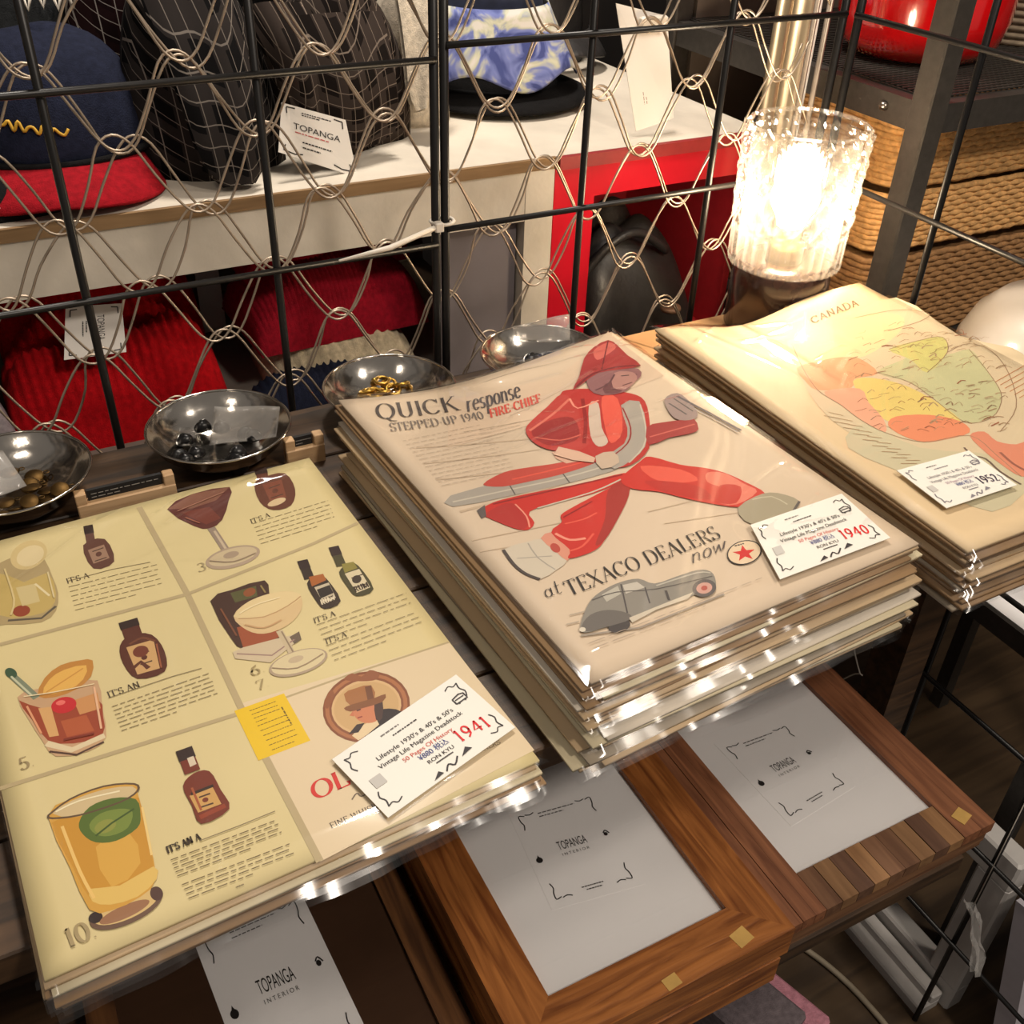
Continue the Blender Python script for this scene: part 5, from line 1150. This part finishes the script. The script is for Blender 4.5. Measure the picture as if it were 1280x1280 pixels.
def basket(x0, x1, y0, y1, z0, z1, label, m, sr=.0042, flare=0, grp=None):
    t = thing('wicker_basket', ((x0 + x1) / 2, (y0 + y1) / 2, z0), label, 'basket'); n = int((z1 - z0) / (sr * 1.55)); rg = random.Random(int(z0 * 1000) + 50)
    b = MB(); cr = .03
    for k in range(n):
        z = z0 + sr + (z1 - z0 - 2 * sr) * k / max(1, n - 1); f = flare * k / n; pts = []
        for (cx, cy, a0) in ((x1 - cr, y1 - cr, 0), (x0 + cr, y1 - cr, 90), (x0 + cr, y0 + cr, 180), (x1 - cr, y0 + cr, 270)):
            for a in range(0, 91, 30): pts.append((cx + (cr + f) * math.cos(R(a0 + a)), cy + (cr + f) * math.sin(R(a0 + a))))
        dense = []
        for i in range(len(pts)):
            p, q = pts[i], pts[(i + 1) % len(pts)]; L = math.dist(p, q); s_ = max(1, int(L / .012))
            for j in range(s_): dense.append((p[0] + (q[0] - p[0]) * j / s_, p[1] + (q[1] - p[1]) * j / s_))
        ph = k % 2
        b.tube([(x + .0012 * ((i + ph) % 2), y - .0022 * ((i + ph) % 2), z + rg.uniform(-.0006, .0006)) for i, (x, y) in enumerate(dense)], sr, 5, True)
    b.build('woven_side', m, t)['kind'] = 'stuff'
    MB().box((x0 + .02, y0 + .02, z0), (x1 - .02, y1 - .02, z1 - sr * 2)).build('inner_core', WICK2, t)
    return t
basket(.925, 1.36, .825, 1.10, -.105, .012, 'large wicker basket at the bottom of the basket stack', WICK2, .0045)
basket(.93, 1.35, .835, 1.10, .016, .088, 'wicker basket in the middle of the basket stack', WICK)
t = basket(.94, 1.35, .835, 1.10, .092, .165, 'lidded wicker basket on top of the basket stack', WICK)
b = MB()
for k in range(60):
    x = .945 + k * .0068; b.tube([(x, .829, .163), (x, .829, .170), (x, .836, .173)], .0028, 5)
b.build('bound_rim', WICK, t)

# ------------------------------------------------------------------ side table outside the grid, white bowls and a framed sheet
st_ = thing('side_table', (1.05, .58, FLOOR), 'black metal two-tier side table beyond the side grid', 'table')
for x in (.915, 1.25):
    for y in (.40, .735): MB().box((x - .011, y - .011, FLOOR), (x + .011, y + .011, -.075)).build('leg', BM, st_)
MB().box((.885, .388, -.075), (1.29, .748, -.060)).build('top', BM, st_)
MB().box((.812, .388, -.222), (1.265, .748, -.210)).build('lower_shelf', BM, st_)
for y in (.388, .738): MB().box((.812, y, -.210), (1.265, y + .010, -.199)).build('rim', BM, st_)
MB().box((.8065, .388, -.222), (.8118, .748, -.199)).build('rim', BM, st_)
t = thing('paper_sheet', (1.0, .56, -.21), 'white card sheet with corner marks on the side table lower tier', 'paper')
MB().box((.818, .402, -.210), (.902, .70, -.203)).build('sheet', FPAP, t)
p = Print(quadmap((.818, .70, -.203), (.902, .70, -.203), (.902, .402, -.203), (.818, .402, -.203)))
p.stroke([(.50, .30), (.30, .28), (.30, .20)], .0016, (120, 116, 112)); p.build('corner_marks', t, .0004)
WCER = mat('white_ceramic', (216, 208, 198), .22, vary=.02, coat=.3)
WB = at_z(1296, 440, -.02); bx, by = 1.055, .64
for k, l in enumerate(('white ceramic bowl turned upside down, lower of the two', 'white ceramic bowl turned upside down on another bowl')):
    z = -.060 + k * .012
    tag(MB().lathe([(.108, 0), (.112, .003), (.109, .010), (.100, .034), (.080, .056), (.045, .067), (.040, .072), (.036, .068), (.001, .067)], (bx, by, z), 56).build('ceramic_bowl', WCER), l, 'bowl')

# ------------------------------------------------------------------ poles behind
CH = mat('champagne_metal', (196, 172, 136), .3, .85, .08)
for (px, r, l) in ((972, .009, 'slim champagne metal pole behind the glass lamp'), (997, .0145, 'thick champagne metal pole behind the glass lamp'), (1013, .004, 'thin pale cable beside the champagne poles')):
    q = at_y(px, 60, .955)
    tag(MB().lathe([(r * 1.5, 0), (r * 1.5, .004), (r, .005), (r, 1.55)], (q.x, .955, FLOOR), 20).build('metal_pole' if r > .005 else 'cable', CH if r > .005 else WP), l, 'pole' if r > .005 else 'cable')

# ------------------------------------------------------------------ things low down on the floor side
WFR = mat('white_frame_paint', (198, 194, 190), .5, vary=.04)
def floorframe(x0, x1, y0, y1, z, h, bw, label):
    t = thing('picture_frame', ((x0 + x1) / 2, (y0 + y1) / 2, z), label, 'frame')
    for k, (ins, hh) in enumerate(((0, h), (bw * .45, h * .7))):
        w_ = bw * (.45 if k == 0 else .55); a0, a1, c0, c1 = x0 + ins, x1 - ins, y0 + ins, y1 - ins
        for poly in ([(a0, c0), (a1, c0), (a1 - w_, c0 + w_), (a0 + w_, c0 + w_)], [(a1, c1), (a0, c1), (a0 + w_, c1 - w_), (a1 - w_, c1 - w_)], [(a0, c1), (a0, c0), (a0 + w_, c0 + w_), (a0 + w_, c1 - w_)], [(a1, c0), (a1, c1), (a1 - w_, c1 - w_), (a1 - w_, c0 + w_)]):
            MB().prism(poly, z, z + hh).build('outer_rail' if k == 0 else 'inner_rail', WFR, t)
    return t
t = thing('frame_moulding', (.827, .5, FLOOR), 'white stepped wooden frame moulding lying on the floor beside the pale cable', 'batten')  # length of white picture-frame moulding, built as two steps
MB().box((.806, .345, FLOOR), (.842, .68, FLOOR + .016), bev=.002).build('lower_step', WFR, t)
MB().box((.824, .345, FLOOR + .0162), (.842, .68, FLOOR + .030), bev=.002).build('upper_step', WFR, t)
t = thing('picture_frame', (.86, .48, FLOOR), 'white wooden frame standing upright on the floor under the side table', 'frame')
for (y0, y1, z0, z1, nm) in ((.335, .66, -.545, -.50, 'top_rail'), (.335, .66, FLOOR, FLOOR + .045, 'bottom_rail'), (.335, .38, FLOOR + .045, -.545, 'side_rail'), (.615, .66, FLOOR + .045, -.545, 'side_rail')):
    MB().box((.846, y0, z0), (.874, y1, z1), bev=.003).build(nm, WFR, t)
t = thing('picture_frame', (.90, .26, FLOOR), 'ornate pale frame with beaded border standing against the side grid', 'frame')
LAV = mat('pale_lavender_paint', (186, 182, 190), .5, vary=.05)
def lean(u, v, d=0): return Vector((.838 + .30 * u, .235 + .06 * v + d, FLOOR + .27 * v))
for (u0, u1, v0, v1, nm) in ((0, .2, 0, 1, 'side_rail'), (.8, 1, 0, 1, 'side_rail'), (.2, .8, .84, 1, 'top_rail'), (.2, .8, 0, .16, 'bottom_rail')):
    q = [lean(u0, v0), lean(u1, v0), lean(u1, v1), lean(u0, v1)]; n = Vector((0, .026, -.004))
    MB().add(q + [v + n for v in q], [(0, 1, 2, 3), (7, 6, 5, 4), (0, 4, 5, 1), (1, 5, 6, 2), (2, 6, 7, 3), (3, 7, 4, 0)]).build(nm, LAV, t)
b = MB()
for k in range(34):
    c = lean(.055, k / 34 + .015, -.001); b.lathe([(.001, -.0035), (.0035, -.001), (.0035, .001), (.001, .0035)], c, 8)
o = b.build('bead_row', LAV, t); o['kind'] = 'stuff'
MB().tube([lean(.13, 0, -.001), lean(.13, 1, -.001)], .005, 6).build('moulding', LAV, t)
MB().add([lean(.2, .16, .012), lean(.8, .16, .012), lean(.8, .84, .012), lean(.2, .84, .012)], [(0, 1, 2, 3)]).build('panel', mat('grey_glass', (150, 152, 166), .2), t)
# clear hang tag on a string, tied to the side grid
t = thing('plastic_tag', (.78, .36, -.42), 'crumpled clear plastic tag hanging from the side grid', 'tag')
a = Vector((SX, .344, -.315)); c = at_x(1218, 1130, SX - .02); d = at_x(1222, 1215, SX - .02)
MB().tube([a, c], .0006, 5).build('string', WP, t)
def tg(u, v):
    p_ = c.lerp(d, v); return p_ + Vector((0, 1, 0)) * (.020 * (u - .5) * (1 - .5 * v)) + Vector((-1, 0, 0)) * (.005 * math.sin(9 * u + 6 * v) + .003 * math.cos(13 * v))
MB().grid(tg, 10, 12, False, 0).build('plastic', film('crumpled_plastic', 1.5, .08, (.9, .9, .9), .25), t)
# wire hook under the stand
t = thing('wire_hook', (.70, .60, -.1), 'thin white wire hook hanging under the stand by the grid', 'hook')
h0 = at_x(1068, 796, SX - .006); h1 = at_x(1075, 842, SX - .006); h2 = at_x(1090, 862, SX - .006); h3 = at_x(1052, 850, SX - .006)
MB().tube(smooth_open([h0 + Vector((0, 0, .10)), h0, h1], 3), .0009, 5).build('stem', WP, t); MB().tube(smooth_open([h3, h1, h2, h2 + Vector((0, -.006, .006))], 4), .0009, 5).build('prong', WP, t)
# cables on the floor
t = tag(MB().tube(smooth_open([(.70, .55, FLOOR + .004), (.745, .46, FLOOR + .004), (.76, .36, FLOOR + .004), (.75, .2, FLOOR + .004)], 6), .004, 8).build('cable', mat('grey_cable', (150, 138, 118), .6)), 'pale cable lying on the floor under the striped wood frame', 'cable')
# pink parcel
t = thing('pink_parcel', (.60, .45, FLOOR), 'pink and grey wrapped parcel on the floor under the oak frames', 'parcel')
q = at_z(962, 1268, -.55)
MB().box((q.x - .05, q.y - .03, FLOOR), (q.x + .02, q.y + .10, -.55), .3, .004).build('grey_wrap', cloth('parcel_grey', (110, 100, 104)), t)
MB().box((q.x + .021, q.y - .035, FLOOR), (q.x + .05, q.y + .05, -.56), .3, .004).build('pink_wrap', cloth('parcel_pink', (190, 130, 144)), t)
